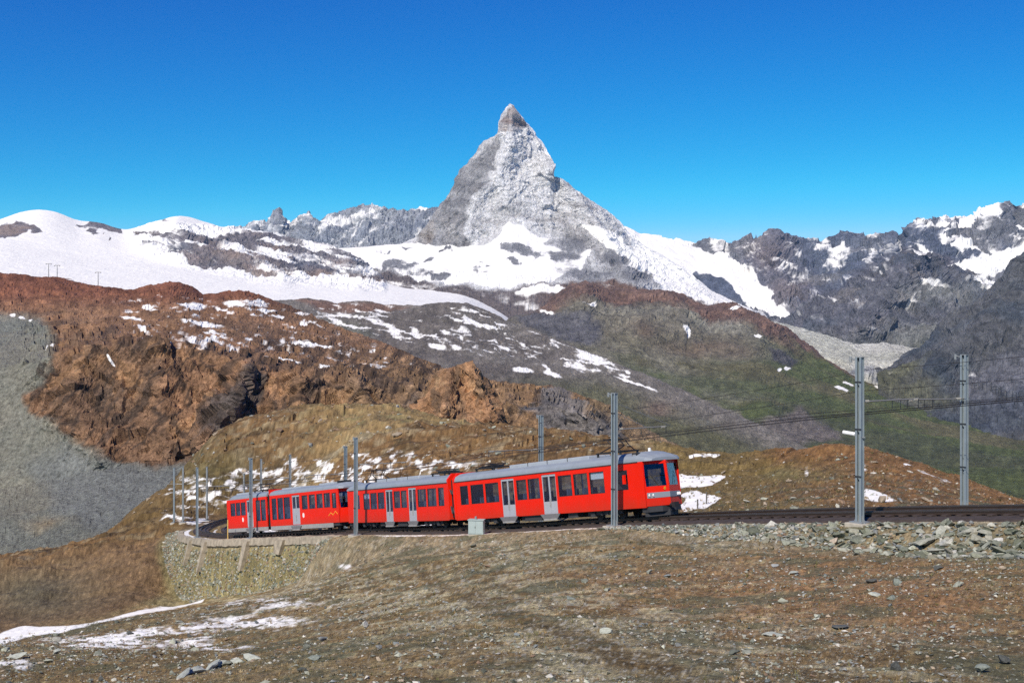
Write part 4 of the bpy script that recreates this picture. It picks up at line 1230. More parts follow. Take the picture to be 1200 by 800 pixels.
def add_window(kit, sgn, Y, o, blind=False, frame=.045):
    a, b, c, d = o
    f = MB()     # rubber frame sits inside the opening, glass set back in it
    y0, y1 = sgn * (Y - .015), sgn * (Y - .065)
    for (x0, x1, z0, z1) in ((a, b, c, c + frame), (a, b, d - frame, d), (a, a + frame, c + frame, d - frame), (b - frame, b, c + frame, d - frame)):
        f.box(x0 + .002, x1 - .002, min(y0, y1), max(y0, y1), z0 + .002, z1 - .002)
    w = kit.put("window", f, M_BLACK)
    g = MB(); yy = sgn * (Y - .045)
    g.box(a + frame, b - frame, yy - .006, yy + .006, c + frame, d - frame)
    kit.put("pane", g, M_GLASS, w)
    if blind:
        k = MB(); yb = sgn * (Y - .10)
        k.box(a + frame, b - frame, yb - .01, yb + .01, d - .42, d - frame)
        kit.put("blind", k, M_WHITE, w)
    return w

def add_door(kit, sgn, Y, a, b, z0, z1, glass_from):
    mid = (a + b) / 2
    m = MB()
    y0, y1 = sgn * (Y - .03), sgn * (Y - .08)
    lo, hi = min(y0, y1), max(y0, y1)
    for (x0, x1) in ((a + .01, mid - .008), (mid + .008, b - .01)):
        m.box(x0, x1, lo, hi, z0, glass_from)
        m.box(x0, x1, lo, hi, z1 - .12, z1)
        m.box(x0, x0 + .055, lo, hi, glass_from, z1 - .12)
        m.box(x1 - .055, x1, lo, hi, glass_from, z1 - .12)
    dr = kit.put("door", m, M_DOOR)
    g = MB(); yy = sgn * (Y - .055)
    for (x0, x1) in ((a + .065, mid - .063), (mid + .063, b - .065)):
        g.box(x0, x1, yy - .006, yy + .006, glass_from, z1 - .12)
    kit.put("door_pane", g, M_GLASS, dr)
    h = MB()
    for x in (mid - .05, mid + .05):
        h.tube((x, sgn * (Y - .01), 1.0), (x, sgn * (Y - .01), 1.5), .015, 6)
    kit.put("door_handle", h, M_STEP, dr)
    st = MB()
    st.prism([(a - .28, .58), (b + .28, .58), (b - .05, .24), (a + .05, .24)], 1, sgn * (Y + .02) - .06, sgn * (Y + .02) + .0)
    kit.put("step_bracket", st, M_BRACK)
    s2 = MB(); s2.box(a + .05, b - .05, min(sgn * (Y - .25), sgn * (Y + .10)), max(sgn * (Y - .25), sgn * (Y + .10)), .20, .30)
    kit.put("step", s2, M_STEP)

def add_bogie(kit, xc, mat=None):
    b = MB()
    for s in (-1, 1):
        b.box(xc - 1.55, xc + 1.55, s * 1.0 - .06, s * 1.0 + .06, .32, .52)
        for dx in (-1.0, 1.0):
            b.box(xc + dx - .18, xc + dx + .18, s * 1.07 - .09, s * 1.07 + .09, .22, .48)
        b.tube((xc - .25, s * 1.05, .30), (xc - .25, s * 1.05, .62), .09, 8)
        b.tube((xc + .25, s * 1.05, .30), (xc + .25, s * 1.05, .62), .09, 8)
    b.box(xc - .3, xc + .3, -.95, .95, .35, .6)
    i = kit.put("bogie", b, M_DARK)
    for dx in (-1.0, 1.0):
        for s in (-1, 1):
            w = MB(); w.tube((xc + dx, s * .47, .33), (xc + dx, s * .60, .33), .33, 18)
            kit.put("wheel", w, M_DARK, i)

def roof_mesh(x0, x1, Y, z0, zc, hood_front=False, hood_x=.9, hood_rear=False):
    prof = [(-1.0, 0), (-.985, .30), (-.90, .62), (-.62, .90), (-.25, 1.0), (.25, 1.0), (.62, .90), (.90, .62), (.985, .30), (1.0, 0)]
    loops = []
    if hood_rear:
        loops += [(x0 + .02, .86, .25), (x0 + hood_x, 1, 1)]
    else:
        loops += [(x0, 1, 1)]
    if hood_front:
        loops += [(x1 - hood_x - .1, 1, 1), (x1 - .30, .99, .62), (x1 - .05, .74, .30)]
    else:
        loops += [(x1, 1, 1)]
    mb = MB()
    V = []
    for (x, sy, sz) in loops:
        V += [(x, p[0] * (Y + .012) * sy, z0 + p[1] * (zc - z0) * sz) for p in prof]
    n = len(prof)
    Fc = []
    for i in range(len(loops) - 1):
        for k in range(n - 1):
            Fc.append((i * n + k, i * n + k + 1, (i + 1) * n + k + 1, (i + 1) * n + k))
    Fc.append(tuple(range(n)))
    Fc.append(tuple(range(len(V) - n, len(V))))
    for i in range(len(loops) - 1):
        Fc.append((i * n, (i + 1) * n, (i + 1) * n + n - 1, i * n + n - 1))
    mb.add(V, Fc)
    return mb

def pantograph(kit, xc, zb, raised, zt=4.62, dirn=1):
    b = MB()
    for y in (-.7, .7):
        b.bar((xc - 1.1, y, zb + .12), (xc + 1.1, y, zb + .12), .07, .07)
    for x in (-1.1, 0, 1.1):
        b.bar((xc + x, -.7, zb + .12), (xc + x, .7, zb + .12), .07, .07)
    for x in (-1.0, 1.0):
        for y in (-.65, .65):
            b.tube((xc + x, y, zb - .10), (xc + x, y, zb + .10), .07, 8)
    i = kit.put("pantograph", b, M_PANT)
    a = MB()
    if raised:
        zk = (zb + zt) / 2 + .02
        for y in (-.55, .55):
            a.tube((xc - dirn * .9, y, zb + .15), (xc + dirn * .15, y * .8, zk), .035, 6)
            a.tube((xc + dirn * .15, y * .8, zk), (xc - dirn * .25, y * .9, zt - .1), .03, 6)
            a.tube((xc + dirn * .9, y, zb + .15), (xc + dirn * .55, y * .8, zk), .03, 6)
            a.tube((xc + dirn * .55, y * .8, zk), (xc + dirn * .2, y * .9, zt - .1), .03, 6)
        a.tube((xc + dirn * .15, -.44, zk), (xc + dirn * .15, .44, zk), .03, 6)
        a.tube((xc - dirn * .25, -.5, zt - .1), (xc + dirn * .2, .5, zt - .1), .02, 6)
        for dx in (-.28, .22):
            a.bar((xc + dx, -.75, zt - .04), (xc + dx, .75, zt - .04), .06, .05)
    else:
        for y in (-.5, .5):
            a.tube((xc - .95, y, zb + .18), (xc + .9, y * .8, zb + .30), .03, 6)
        for dx in (-.35, .25):
            a.bar((xc + dx, -.75, zb + .36), (xc + dx, .75, zb + .36), .06, .05)
        for k_ in range(4):
            a.box(xc - .9 + k_ * .5, xc - .65 + k_ * .5, -.3, .3, zb + .13, zb + .28)
    kit.put("pantograph_arm", a, M_PANT, i)

def seats(kit, xs, z=.95):
    for x in xs:
        for (y0, y1) in ((-1.15, -.3), (.3, 1.15)):
            m = MB()
            m.prism([(x - .5, z), (x + .5, z), (x + .5, z + .42), (x + .07, z + .42), (x + .04, z + 1.0), (x - .06, z + 1.0), (x - .08, z + .42), (x - .5, z + .42)], 1, y0, y1)
            kit.put("seat", m, M_SEAT)

# ---- first unit: two alike cars back to back
W2 = 1.33
L1 = 19.45
def build_front_car():
    k = Kit()
    wins = [(-5.12, -3.80, 1.55, 2.80), (-6.62, -5.30, 1.55, 2.80), (-8.10, -6.80, 1.55, 2.80), (-11.15, -9.95, 1.55, 2.80), (-12.36, -11.30, 1.55, 2.80),
            (-15.80, -14.30, 1.55, 2.80), (-17.50, -16.0, 1.55, 2.80), (-18.75, -17.8, 1.55, 2.80)]
    cabw = (-3.02, -1.75, 1.62, 2.72)
    doors = [(-9.72, -8.32), (-14.02, -12.62)]
    for s in (-1, 1):
        ops = wins + [cabw] + [(a, b, .40, 2.95) for a, b in doors]
        zlow = wall_mesh(side(s, W2), [], -L1, -.40, .56, 3.10, wins + [cabw] + [(a, b, .56, 2.95) for a, b in doors])
        k.put("side_panel", zlow, M_RED)
        k.put("inner_lining", wall_mesh(side(s, W2 - .085), [], -L1, -.45, .75, 3.05, wins + [cabw] + [(a, b, .75, 2.95) for a, b in doors], .02), M_INT)
        for n_, o in enumerate(wins):
            add_window(k, s, W2, o, blind=(n_ == 0))
        add_window(k, s, W2, cabw)
        for a, b in doors:
            add_door(k, s, W2, a, b, .34, 2.94, 1.32)
        mir = MB(); mir.box(-2.02, -1.86, min(s * 1.36, s * 1.50), max(s * 1.36, s * 1.50), 1.95, 2.45)
        k.put("wing_mirror", mir, M_RED)
    # V-shaped nose
    ax = .15
    def nose(s):
        def fn(u, z, d):          # u 0 at the corner, 1 at the middle
            rk = max(0, z - 1.55) * .08
            x = -.40 + u * (ax + .40) - rk * (1 if u > .02 else .25) - d
            return (x, s * W2 * (1 - u) * (1 - .02), z)
        return fn
    for s in (-1, 1):
        op = (.06, .92, 1.70, 2.92)
        m = wall_mesh(nose(s), [.02], 0, 1, .62, 3.10, [op], reveal=.06)
        k.put("front_panel", m, M_RED)
        fn = nose(s)
        g = MB(); a, b, c, d = op
        q = [fn(a, c, .03), fn(b, c, .03), fn(b, d, .03), fn(a, d, .03)]
        q2 = [fn(a, c, .045), fn(b, c, .045), fn(b, d, .045), fn(a, d, .045)]
        g.add(q + q2, [(0, 1, 2, 3), (7, 6, 5, 4), (0, 1, 5, 4), (1, 2, 6, 5), (2, 3, 7, 6), (3, 0, 4, 7)])
        w = k.put("windscreen", g, M_SCREEN)
        wp = MB(); wp.tube(fn(.55, 1.72, -.03), fn(.25, 2.45, -.03), .014, 5)
        k.put("wiper", wp, M_BLACK, w)
        # headlight band
        hb = MB()
        q = [fn(.06, 1.06, -.012), fn(1.0, 1.06, -.012), fn(1.0, 1.36, -.012), fn(.06, 1.36, -.012)]
        q2 = [fn(.06, 1.06, .01), fn(1.0, 1.06, .01), fn(1.0, 1.36, .01), fn(.06, 1.36, .01)]
        hb.add(q + q2, [(0, 1, 2, 3), (7, 6, 5, 4), (0, 1, 5, 4), (1, 2, 6, 5), (2, 3, 7, 6), (3, 0, 4, 7)])
        i = k.put("light_band", hb, M_LIGHTGREY)
        for u in (.14, .30):
            hl = MB(); p = Vector(fn(u, 1.21, -.012)); hl.tube(p, p + Vector((.05, s * -.02, 0)), .085, 14)
            k.put("headlight", hl, M_LAMP, i)
    # buffer beam, plough, coupler
    bb = MB(); bb.prism([(-1.2, -.35), (-.5, .0), (.5, .0), (1.2, -.35), (1.2, -.9), (-1.2, -.9)], 2, .30, .60)
    bb.v = [(y, x, z) for (x, y, z) in bb.v]
    k.put("buffer_beam", bb, M_DARK)
    pw = MB(); pw.prism([(-1.15, -.55), (0, .05), (1.15, -.55), (1.15, -.75), (0, -.15), (-1.15, -.75)], 2, .06, .40)
    pw.v = [(y, x, z) for (x, y, z) in pw.v]
    k.put("rail_plough", pw, M_DARK)
    cp = MB(); cp.tube((-.5, 0, .62), (.5, 0, .62), .09, 10); cp.box(.38, .62, -.16, .16, .48, .76)
    k.put("coupler", cp, M_BLACK)
    em = MB()
    for a_ in range(6):
        t_ = a_ * math.pi / 3
        f = nose(-1)
        c0 = Vector(f(.80, 1.55, -.015)); 
        p0 = c0 + Vector((0, .10 * math.cos(t_), .10 * math.sin(t_)))
        em.bar(c0, p0, .03, .03)
    k.put("emblem", em, M_YELLOW)
    r = k.put("roof", roof_mesh(-L1, .05, W2, 3.10, 3.66, hood_front=True), M_ROOF)
    rb = MB(); rb.box(-13.6, -5.6, -.85, .85, 3.50, 3.80)
    k.put("roof_box", rb, M_ROOFBOX, r, bevel=.05)
    for x in (-7.6, -9.6, -11.6):
        sm_ = MB(); sm_.box(x - .02, x + .02, -.87, .87, 3.50, 3.815)
        k.put("roof_seam", sm_, M_DARK, r)
    ds = MB(); ds.box(-1.40, -1.0, -1.16, -.86, 3.30, 3.62)
    dd = k.put("destination_box", ds, M_BLACK, r)
    dsf = MB(); dsf.box(-1.34, -1.06, -1.17, -1.162, 3.40, 3.54)
    k.put("display", dsf, M_LIGHTGREY, dd)
    lp = MB(); lp.tube((-1.3, .1, 3.5), (-1.3, .1, 3.86), .08, 12); 
    k.put("roof_lamp", lp, M_WHITE, r)
    # ribs along the roof edge
    gut = MB()
    for s in (-1, 1): gut.box(-L1, -.8, s * (W2 + .02) - .015, s * (W2 + .02) + .015, 3.07, 3.12)
    k.put("gutter", gut, M_DARK)
    fl = MB(); fl.box(-L1 + .02, -.45, -1.25, 1.25, .56, .74)
    k.put("floor", fl, M_DARK)
    for q in ((-11.9, -10.2, -1.18, 1.18, .22, .56), (-7.6, -6.7, -1.15, 1.15, .26, .56), (-12.35, -12.0, -1.1, 1.1, .25, .56)):
        eq = MB(); eq.box(*q)
        k.put("underfloor_box", eq, M_DARK)
    add_bogie(k, -4.3); add_bogie(k, -16.2)
    # end bulkhead with a raised red portal
    pb = MB()
    pb.box(-L1 - .10, -L1 + .12, -1.36, -1.0, .62, 3.30); pb.box(-L1 - .10, -L1 + .12, 1.0, 1.36, .62, 3.30)
    pb.prism([(-1.36, 3.30), (1.36, 3.30), (1.0, 3.70), (-1.0, 3.70)], 0, -L1 - .10, -L1 + .12)
    k.put("end_portal", pb, M_RED)
    gb = MB()
    for j in range(5):
        x = -L1 - .12 - j * .075
        gb.box(x - .025, x + .02, -1.12, 1.12, .75, 3.25)
    gb.box(-L1 - .52, -L1 - .1, -1.05, 1.05, .8, 3.18)
    k.put("gangway_bellows", gb, M_BLACK)
    for y in (-1.22, 1.22):
        for pts in ([(-L1 - .1, y, 2.6), (-L1 - .3, y, 2.3), (-L1 - .45, y, 2.55)], [(-L1 - .1, y, 1.5), (-L1 - .3, y, 1.0), (-L1 - .45, y, 1.4)]):
            hs = MB(); hs.path(pts, .05)
            k.put("jumper_cable", hs, M_DARK)
    seats(k, [-4.4, -6.0, -7.5, -10.4, -11.9, -15.0, -16.7, -18.3])
    cabi = MB(); cabi.box(-3.45, -3.38, -1.24, 1.24, .7, 3.0); cabi.box(-1.2, -.55, -1.0, 1.0, .7, 1.55)
    k.put("cab_desk", cabi, M_INT)
    pantograph(k, -3.95, 3.72, True)
    pantograph(k, -16.6, 3.70, False)
    return k

def car_matrix(s_front, s_a, s_b, L, flip=False):
    """frame of a car whose nose is at arc length s_front; bogies ride at s_front + s_a and + s_b"""
    pa, pb = trk(s_front + s_a), trk(s_front + s_b)
    X = (pa - pb).normalized()
    Yv = Vector((0, 0, 1)).cross(X).normalized()
    Z = X.cross(Yv)
    org = pa + X * s_a
    M = Matrix(((X.x, Yv.x, Z.x, org.x), (X.y, Yv.y, Z.y, org.y), (X.z, Yv.z, Z.z, org.z), (0, 0, 0, 1)))
    if flip:
        M = M @ Matrix.Translation((-L, 0, 0)) @ Matrix.Rotation(math.pi, 4, 'Z')
    return M

front_root = empty("train", trk(S_NOSE + 20))
tag(front_root, "red two-car cog train set in front, its grey-roofed cab leading uphill", "train", "red cog trains coupled on the line")
fk = build_front_car()
fk.place(front_root, car_matrix(S_NOSE + .55, 4.3, 16.2, L1))
s2 = S_NOSE + .55 + L1 + .85
fk.place(front_root, car_matrix(s2, L1 - 16.2, L1 - 4.3, L1, flip=True))

# ---- second unit, low-floor articulated set behind
def build_rear(section):
    k = Kit()
    if section == 0:
        L = 15.2
        hi = [(-3.20, -1.95, 1.95, 3.15), (-4.70, -3.45, 1.95, 3.15), (-6.30, -5.0, 1.95, 3.15), (-7.85, -6.6, 1.95, 3.15)]
        lowt = [(-11.9, -10.45, 1.22, 3.15), (-13.35, -12.05, 1.22, 3.15), (-14.75, -13.6, 1.22, 3.15)]
        cabw = (-1.60, -.75, 1.85, 3.10)
        doors = [(-10.05, -8.35)]
        wins = hi + lowt + [cabw]
    else:
        L = 10.6
        wins = [(-1.55, -.35, 1.22, 3.15), (-2.85, -1.70, 1.22, 3.15), (-6.75, -5.5, 1.85, 3.10), (-8.1, -6.9, 1.85, 3.10), (-9.6, -8.25, 1.85, 3.10)]
        doors = [(-5.2, -3.6)]
    for s in (-1, 1):
        x1 = -.30 if section == 0 else 0
        ops = wins + [(a, b, .70, 3.25) for a, b in doors]
        k.put("side_panel", wall_mesh(side(s, W2), [], -L, x1, .66, 3.42, ops), M_RED)
        k.put("inner_lining", wall_mesh(side(s, W2 - .085), [], -L, x1 - .1, .68, 3.38, ops, .02), M_INT)
        sk = MB()
        xs = sorted([-L] + [v for d in doors for v in d] + [x1 - (1.3 if section == 0 else 0)])
        for i in range(0, len(xs) - 1, 2):
            sk.box(xs[i], xs[i + 1], s * (W2 - .03) - .02, s * (W2 - .03) + .02, .30, .655)
        k.put("skirt", sk, M_STEP)
        for o in wins:
            add_window(k, s, W2, o)
        for a, b in doors:
            add_door(k, s, W2, a, b, .36, 3.22, 2.1)
        em = MB()
        ex = -9.0 + .9 if section == 0 else -5.9
        ex = -7.6 if section == 0 else -6.3
        for a_ in range(6):
            t_ = a_ * math.pi / 6
            em.bar((ex - .22 * math.cos(t_), s * (W2 + .006), 1.45 - .22 * math.sin(t_)), (ex + .22 * math.cos(t_), s * (W2 + .006), 1.45 + .22 * math.sin(t_)), .012, .06)
        k.put("star_emblem", em, M_WHITE)
        if section == 0:   # zigzag mark on the cab flank
            zg = MB()
            pts = [(-2.4, 1.25), (-1.9, 1.5), (-1.5, 1.3), (-1.0, 1.6), (-.6, 1.35)]
            for p, q in zip(pts[:-1], pts[1:]):
                zg.bar((p[0], s * (W2 + .006), p[1]), (q[0], s * (W2 + .006), q[1]), .012, .05)
            k.put("zigzag_mark", zg, M_YELLOW)
    if section == 0:
        r = k.put("roof", roof_mesh(-L, .05, W2, 3.42, 3.92, hood_front=True, hood_x=.6), M_ROOF)
        ax = .12
        for s in (-1, 1):
            def fn(u, z, d, s=s):
                rk = max(0, z - 1.7) * .16
                return (-.30 + u * (ax + .30) - rk * (1 if u > .02 else .2) - d, s * W2 * (1 - u) * .98, z)
            op = (.10, .94, 1.85, 3.15)
            k.put("front_panel", wall_mesh(fn, [.02], 0, 1, .66, 3.42, [op], .06), M_RED)
            g = MB(); a, b, c, d = op
            q = [fn(a, c, .03), fn(b, c, .03), fn(b, d, .03), fn(a, d, .03)]
            q2 = [fn(a, c, .045), fn(b, c, .045), fn(b, d, .045), fn(a, d, .045)]
            g.add(q + q2, [(0, 1, 2, 3), (7, 6, 5, 4), (0, 1, 5, 4), (1, 2, 6, 5), (2, 3, 7, 6), (3, 0, 4, 7)])
            k.put("windscreen", g, M_SCREEN)
        cp = MB(); cp.tube((-.5, 0, .62), (.35, 0, .62), .09, 10)
        k.put("coupler", cp, M_BLACK)
        for q in ((-5.2, -2.2, -.8, .8, 3.78, 4.02), (-13.6, -9.4, -.75, .75, 3.80, 4.0)):
            rb = MB(); rb.box(*q)
            k.put("roof_box", rb, M_ROOFBOX, r, bevel=.05)
        vt = MB(); vt.box(-2.15, -1.5, -.5, .5, 3.8, 4.1)
        k.put("roof_vent", vt, M_BLACK, r)
        add_bogie(k, -3.0)
        ar = MB()
        for j in range(6): ar.box(-L - .62 + j * .1, -L - .57 + j * .1, -1.22, 1.22, .6, 3.55)
        ar.box(-L - .6, -L, -1.12, 1.12, .65, 3.45)
        k.put("gangway_bellows", ar, M_BLACK)
        pr = MB()
        pr.box(-L - .02, -L + .10, -1.36, 1.36, 3.43, 3.98)
        k.put("end_portal", pr, M_RED)
        seats(k, [-2.6, -4.0, -5.6, -7.2, -11.2, -12.7, -14.2], 1.3)
    else:
        r = k.put("roof", roof_mesh(-L, 0, W2, 3.42, 3.92, hood_rear=True, hood_x=1.2), M_ROOF)
        e = MB(); e.box(-L - .02, -L + .06, -W2 + .01, W2 - .01, .66, 3.42)
        k.put("end_wall", e, M_RED)
        wd = MB(); wd.box(-L - .035, -L - .022, -1.1, 1.1, 1.95, 3.1)
        k.put("rear_window", wd, M_BLACK)
        add_bogie(k, -7.6)
        pantograph(k, -3.6, 3.95, True, 4.7)
        rb = MB(); rb.box(-9.2, -5.6, -.8, .8, 3.78, 4.02)
        k.put("roof_box", rb, M_ROOFBOX, r, bevel=.05)
        seats(k, [-.9, -2.3, -6.2, -7.6, -9.0], 1.3)
    fl = MB(); fl.box(-L + .02, -.45, -1.25, 1.25, .42, .64)
    k.put("floor", fl, M_DARK)
    eq = MB(); eq.box(-L + 1.0, -5.2 if section == 0 else -9.4, -1.1, 1.1, .24, .42)
    k.put("underfloor_box", eq, M_DARK)
    return k

s3 = s2 + L1 + 1.05
rear_root = empty("train", trk(s3 + 12))
tag(rear_root, "red low-floor articulated train set coupled behind, with tall windows and pale doors", "train", "red cog trains coupled on the line")
build_rear(0).place(rear_root, car_matrix(s3, 3.0, 14.5, 15.2))
build_rear(1).place(rear_root, car_matrix(s3 + 15.85, .5, 7.6, 10.6))

# ------------------------------------------------------------------ masts and overhead line
M_GALV = plain("galvanised_steel", (.25, .295, .32), .55, .25, noise=.15, scale=2.5)
M_GALVD = plain("weathered_steel", (.26, .28, .29), .6, .3, noise=.15, scale=2.5)
M_CONC = plain("concrete", (.42, .38, .31), .9, noise=.25, scale=2.2, bump=.03)
M_OLDC = plain("weathered_concrete", (.34, .29, .215), .95, noise=.5, scale=1.6, bump=.08)
M_BOLT = plain("dark_fitting", (.05, .055, .06), .5, .5)
M_INSUL = plain("pale_insulator", (.36, .35, .32), .35)
M_WIRE = plain("dark_wire", (.045, .04, .04), .5, .5)
M_TUBE = plain("pale_tube", (.27, .26, .24), .5, .3)

def off_of(x, y):
    o, s, z = trk_query(np.array([x]), np.array([y]))
    return float(o[0]), float(s[0]), float(z[0])

MASTS = [  # column, row of the top, depth, near side?, detail, label
    (720, 461, 71.0, 1, 2, "tall grey steel mast in front of the leading cab"),
    (1007.5, 419, 57.0, 1, 2, "grey mast on a concrete foot above the rubble bank, with a white insulator"),
    (1130, 416, 62.5, 0, 2, "grey mast at far right behind the double track"),
    (634, 487, 90.2, 0, 1, "pale mast rising behind the roof of the leading car"),
    (417, 513, 98.3, 1, 1, "grey mast standing before the joint of the two trains"),
    (294, 537, 116.0, 1, 1, "grey mast at the wall before the tail of the rear train"),
    (231, 548, 134.0, 1, 1, "slim mast on the wall just left of the train's tail, in front of the bend"),
    (204, 548, 145.0, 1, 1, "leftmost slim mast at the end of the stone wall"),
    (214.5, 547, 172.0, 0, 0, "thin mast behind the leftmost mast, on the outside of the bend"),
    (242.5, 547, 178.0, 0, 0, "thin mast behind the bend nearest the train's tail"),
    (405, 523, 120.0, 0, 1, "dark mast behind the nose of the rear train"),
    (340, 533, 136.0, 0, 0, "thin dark mast behind the middle of the rear train"),
    (306, 538, 150.0, 0, 0, "thin mast behind the rear train right of the wall mast"),
    (286, 555, 190.0, 0, 0, "faint short mast far behind the tail of the rear train"),
]
for (mx_, my_, md, near, det, lab) in MASTS:
    if near and md > 110:        # these stand on the wall's edge
        for _ in range(40):
            oo = off_of((mx_ - 600) / F * md, md)[0]
            md += (-2.15 - oo) * .5
    X0, Y0 = (mx_ - 600) / F * md, md
    Zf = float(gz_at(X0, Y0)[0])
    top = (HOR - my_) / F * md
    o_, s_, zt_ = off_of(X0, Y0)
    base_z = Zf if not (mx_ == 1007.5) else Zf
    root = empty("catenary_mast", (X0, Y0, base_z))
    tag(root, lab, "mast", "masts of the overhead line")
    q = trk(s_ + .5); p = trk(s_)
    ang = math.atan2(q.y - p.y, q.x - p.x)
    root.rotation_euler = (0, 0, ang + math.pi)     # local x along the line (uphill), local y away from the camera side
    H = top - base_z
    w = .225 if det else .19
    sh = MB()
    for sx in (-1, 1):          # two channels with a gap between
        sh.box(sx * w / 2 - .05, sx * w / 2 + .05, -.11, -.095, .10, H)
        sh.box(sx * w / 2 - .05, sx * w / 2 + .05, .095, .11, .10, H)
        sh.box(sx * w / 2 - .01, sx * w / 2 + .01, -.095, .095, .10, H)
    sh.box(-w / 2 + .01, w / 2 - .01, .06, .07, .10, H)
    sh.build("shaft", M_GALV if det else M_GALVD, root)
    for j in range(1, int(H / 2.1) + 1):
        z = j * 2.1
        bt = MB(); bt.box(-w / 2 - .055, w / 2 + .055, -.125, -.112, z - .04, z + .04)
        bt.build("batten", M_BOLT, root)
    cp = MB(); cp.box(-w / 2 - .06, w / 2 + .06, -.11, .11, H, H + .04)
    cp.build("cap", M_GALVD, root)
    bp_ = MB(); bp_.box(-.34, .34, -.30, .30, .05, .11)
    bp_.prism([(-.30, .11), (.30, .11), (.16, .38), (-.16, .38)], 1, -.012, .012)
    bp_.build("base_plate", M_GALVD, root)
    fd = MB(); fd.box(-.5, .5, -.45, .45, -.9, .05)
    fd.build("foundation", M_CONC, root, bevel=.03)
    # cantilever arm to the tracks: local y points from the camera side to the far side
    sgn = 1 if near else -1
    reach = (FAR / 2 - o_) if near else (o_ - FAR / 2)
    reach = min(max(reach, 2.2), 5.2)
    rail_h = zt_ - base_z
    # local +y direction check
    yv = Vector((-math.sin(ang + math.pi), math.cos(ang + math.pi)))
    nv = Vector((np.interp(s_, TS, TN[:, 0]), np.interp(s_, TS, TN[:, 1])))
    sgn *= 1 if yv.dot(nv) > 0 else -1
    zc = rail_h + 5.05
    ar = MB(); ar.tube((0, 0, zc), (0, sgn * reach, zc + .05), .035 if det else .022, 8)
    ob = ar.build("cantilever_arm", M_TUBE if det else M_GALVD, root)
    st = MB()
    if mx_ == 720: st.tube((0, 0, min(H - .3, zc + 1.5)), (0, sgn * (reach + .3), zc + .10), .022, 6)
    if mx_ == 720:
        st.tube((0, 0, min(H - .9, zc + .95)), (0, sgn * reach * .62, zc + .05), .02, 6)
    if st.v: st.build("stay_rod", M_TUBE, root)
    if det:
        for yy in (.45, reach - .25):
            ins = MB()
            for j in range(4):
                ins.tube((0, sgn * (yy - .12 + j * .08), zc + .02), (0, sgn * (yy - .09 + j * .08), zc + .02), .06, 10)
            ins.build("insulator", M_INSUL, ob)
        dr = MB()
        for yy in (reach - 1.9, reach - 1.3, reach + .0):
            if yy > .3:
                dr.tube((0, sgn * yy, zc + .05), (0, sgn * yy, rail_h + 4.68), .02, 5)
        dr.build("dropper", M_BOLT, ob)
        top_i = MB()
        top_i.tube((-.1, 0, H - .12), (-.55, 0, H - .02), .03, 6)
        top_i.tube((-.5, 0, H - .2), (-.5, 0, H + .05), .06, 8)
        top_i.build("feeder_bracket", M_GALVD, root)
    if mx_ == 1007.5:
        wi = MB()
        wi.tube((.15, 0, 3.85), (.30, 0, 3.85), .03, 6)
        wi.build("side_bracket", M_GALVD, root)
        wi = MB(); wi.tube((-.17, -.1, 3.98), (-.72, -.25, 4.05), .085, 10)
        wi.build("insulator", M_WHITE, root)

def wire(name, off, h, r, s0, s1, label, sag=.12, span=26.0, mat=None):
    m = MB()
    pts = []
    for s in np.arange(s0, s1 + .1, 2.6):
        t = ((s - s0) / span) % 1.0
        p = trk(s, off, h - sag * 4 * t * (1 - t))
        pts.append(p)
    m.path(pts, r, 5)
    o = m.build(name, mat or M_WIRE)
    return tag(o, label, "wire", "wires of the overhead line")
for (off, h, r, sg, lab) in (
        (-.35, 4.67, .012, .05, "near-side contact wire over the near track"),
        (.35, 4.67, .012, .05, "far-side contact wire over the near track"),
        (FAR - .35, 4.67, .012, .05, "near-side contact wire over the far track"),
        (FAR + .35, 4.67, .012, .05, "far-side contact wire over the far track"),
        (0.0, 4.86, .013, .16, "carrier wire just above the near track's contact wires"),
        (5.2, 5.95, .012, .30, "thin feeder wire midway up the far masts"),
        (5.75, 7.05, .012, .35, "thin feeder wire along the tops of the far masts")):
    wire("overhead_wire", off, h, r, 2, S_END - 6, lab, sag=sg)

# ------------------------------------------------------------------ stones
def ico(sub):
    bm = bmesh.new()
    bmesh.ops.create_icosphere(bm, subdivisions=sub, radius=1.0)
    V = np.array([v.co[:] for v in bm.verts]); Fc = np.array([[v.index for v in f.verts] for f in bm.faces])
    bm.free()
    return V, Fc
ICO1 = ico(1)
ICO2 = ico(2)
OCT = (np.array([(1, 0, 0), (-1, 0, 0), (0, 1, 0), (0, -1, 0), (0, 0, 1), (0, 0, -1.)]) * .8, np.array([(0, 2, 4), (2, 1, 4), (1, 3, 4), (3, 0, 4), (2, 0, 5), (1, 2, 5), (3, 1, 5), (0, 3, 5)]))
OCTS = [OCT[0] * np.random.default_rng(700 + k).uniform(.6, 1.25, (6, 1)) + np.random.default_rng(750 + k).normal(size=(6, 3)) * .12 for k in range(14)]

def rock_shape(V, seed, ang=.35):
    """facetted rock: cut a sphere by random planes"""
    r = np.random.default_rng(seed)
    out = V.copy()
    for _ in range(13):
        n = r.normal(size=3); n /= np.linalg.norm(n)
        d = r.uniform(.32, .72)
        h = out @ n
        out = out - np.clip(h - d, 0, None)[:, None] * n[None]
    out = out * (1 + r.normal(size=(len(V), 1)) * .05)
    return out

ROCKS2 = [rock_shape(ICO2[0], 100 + k) for k in range(10)]
ROCKS1 = [rock_shape(ICO1[0], 200 + k) for k in range(12)]

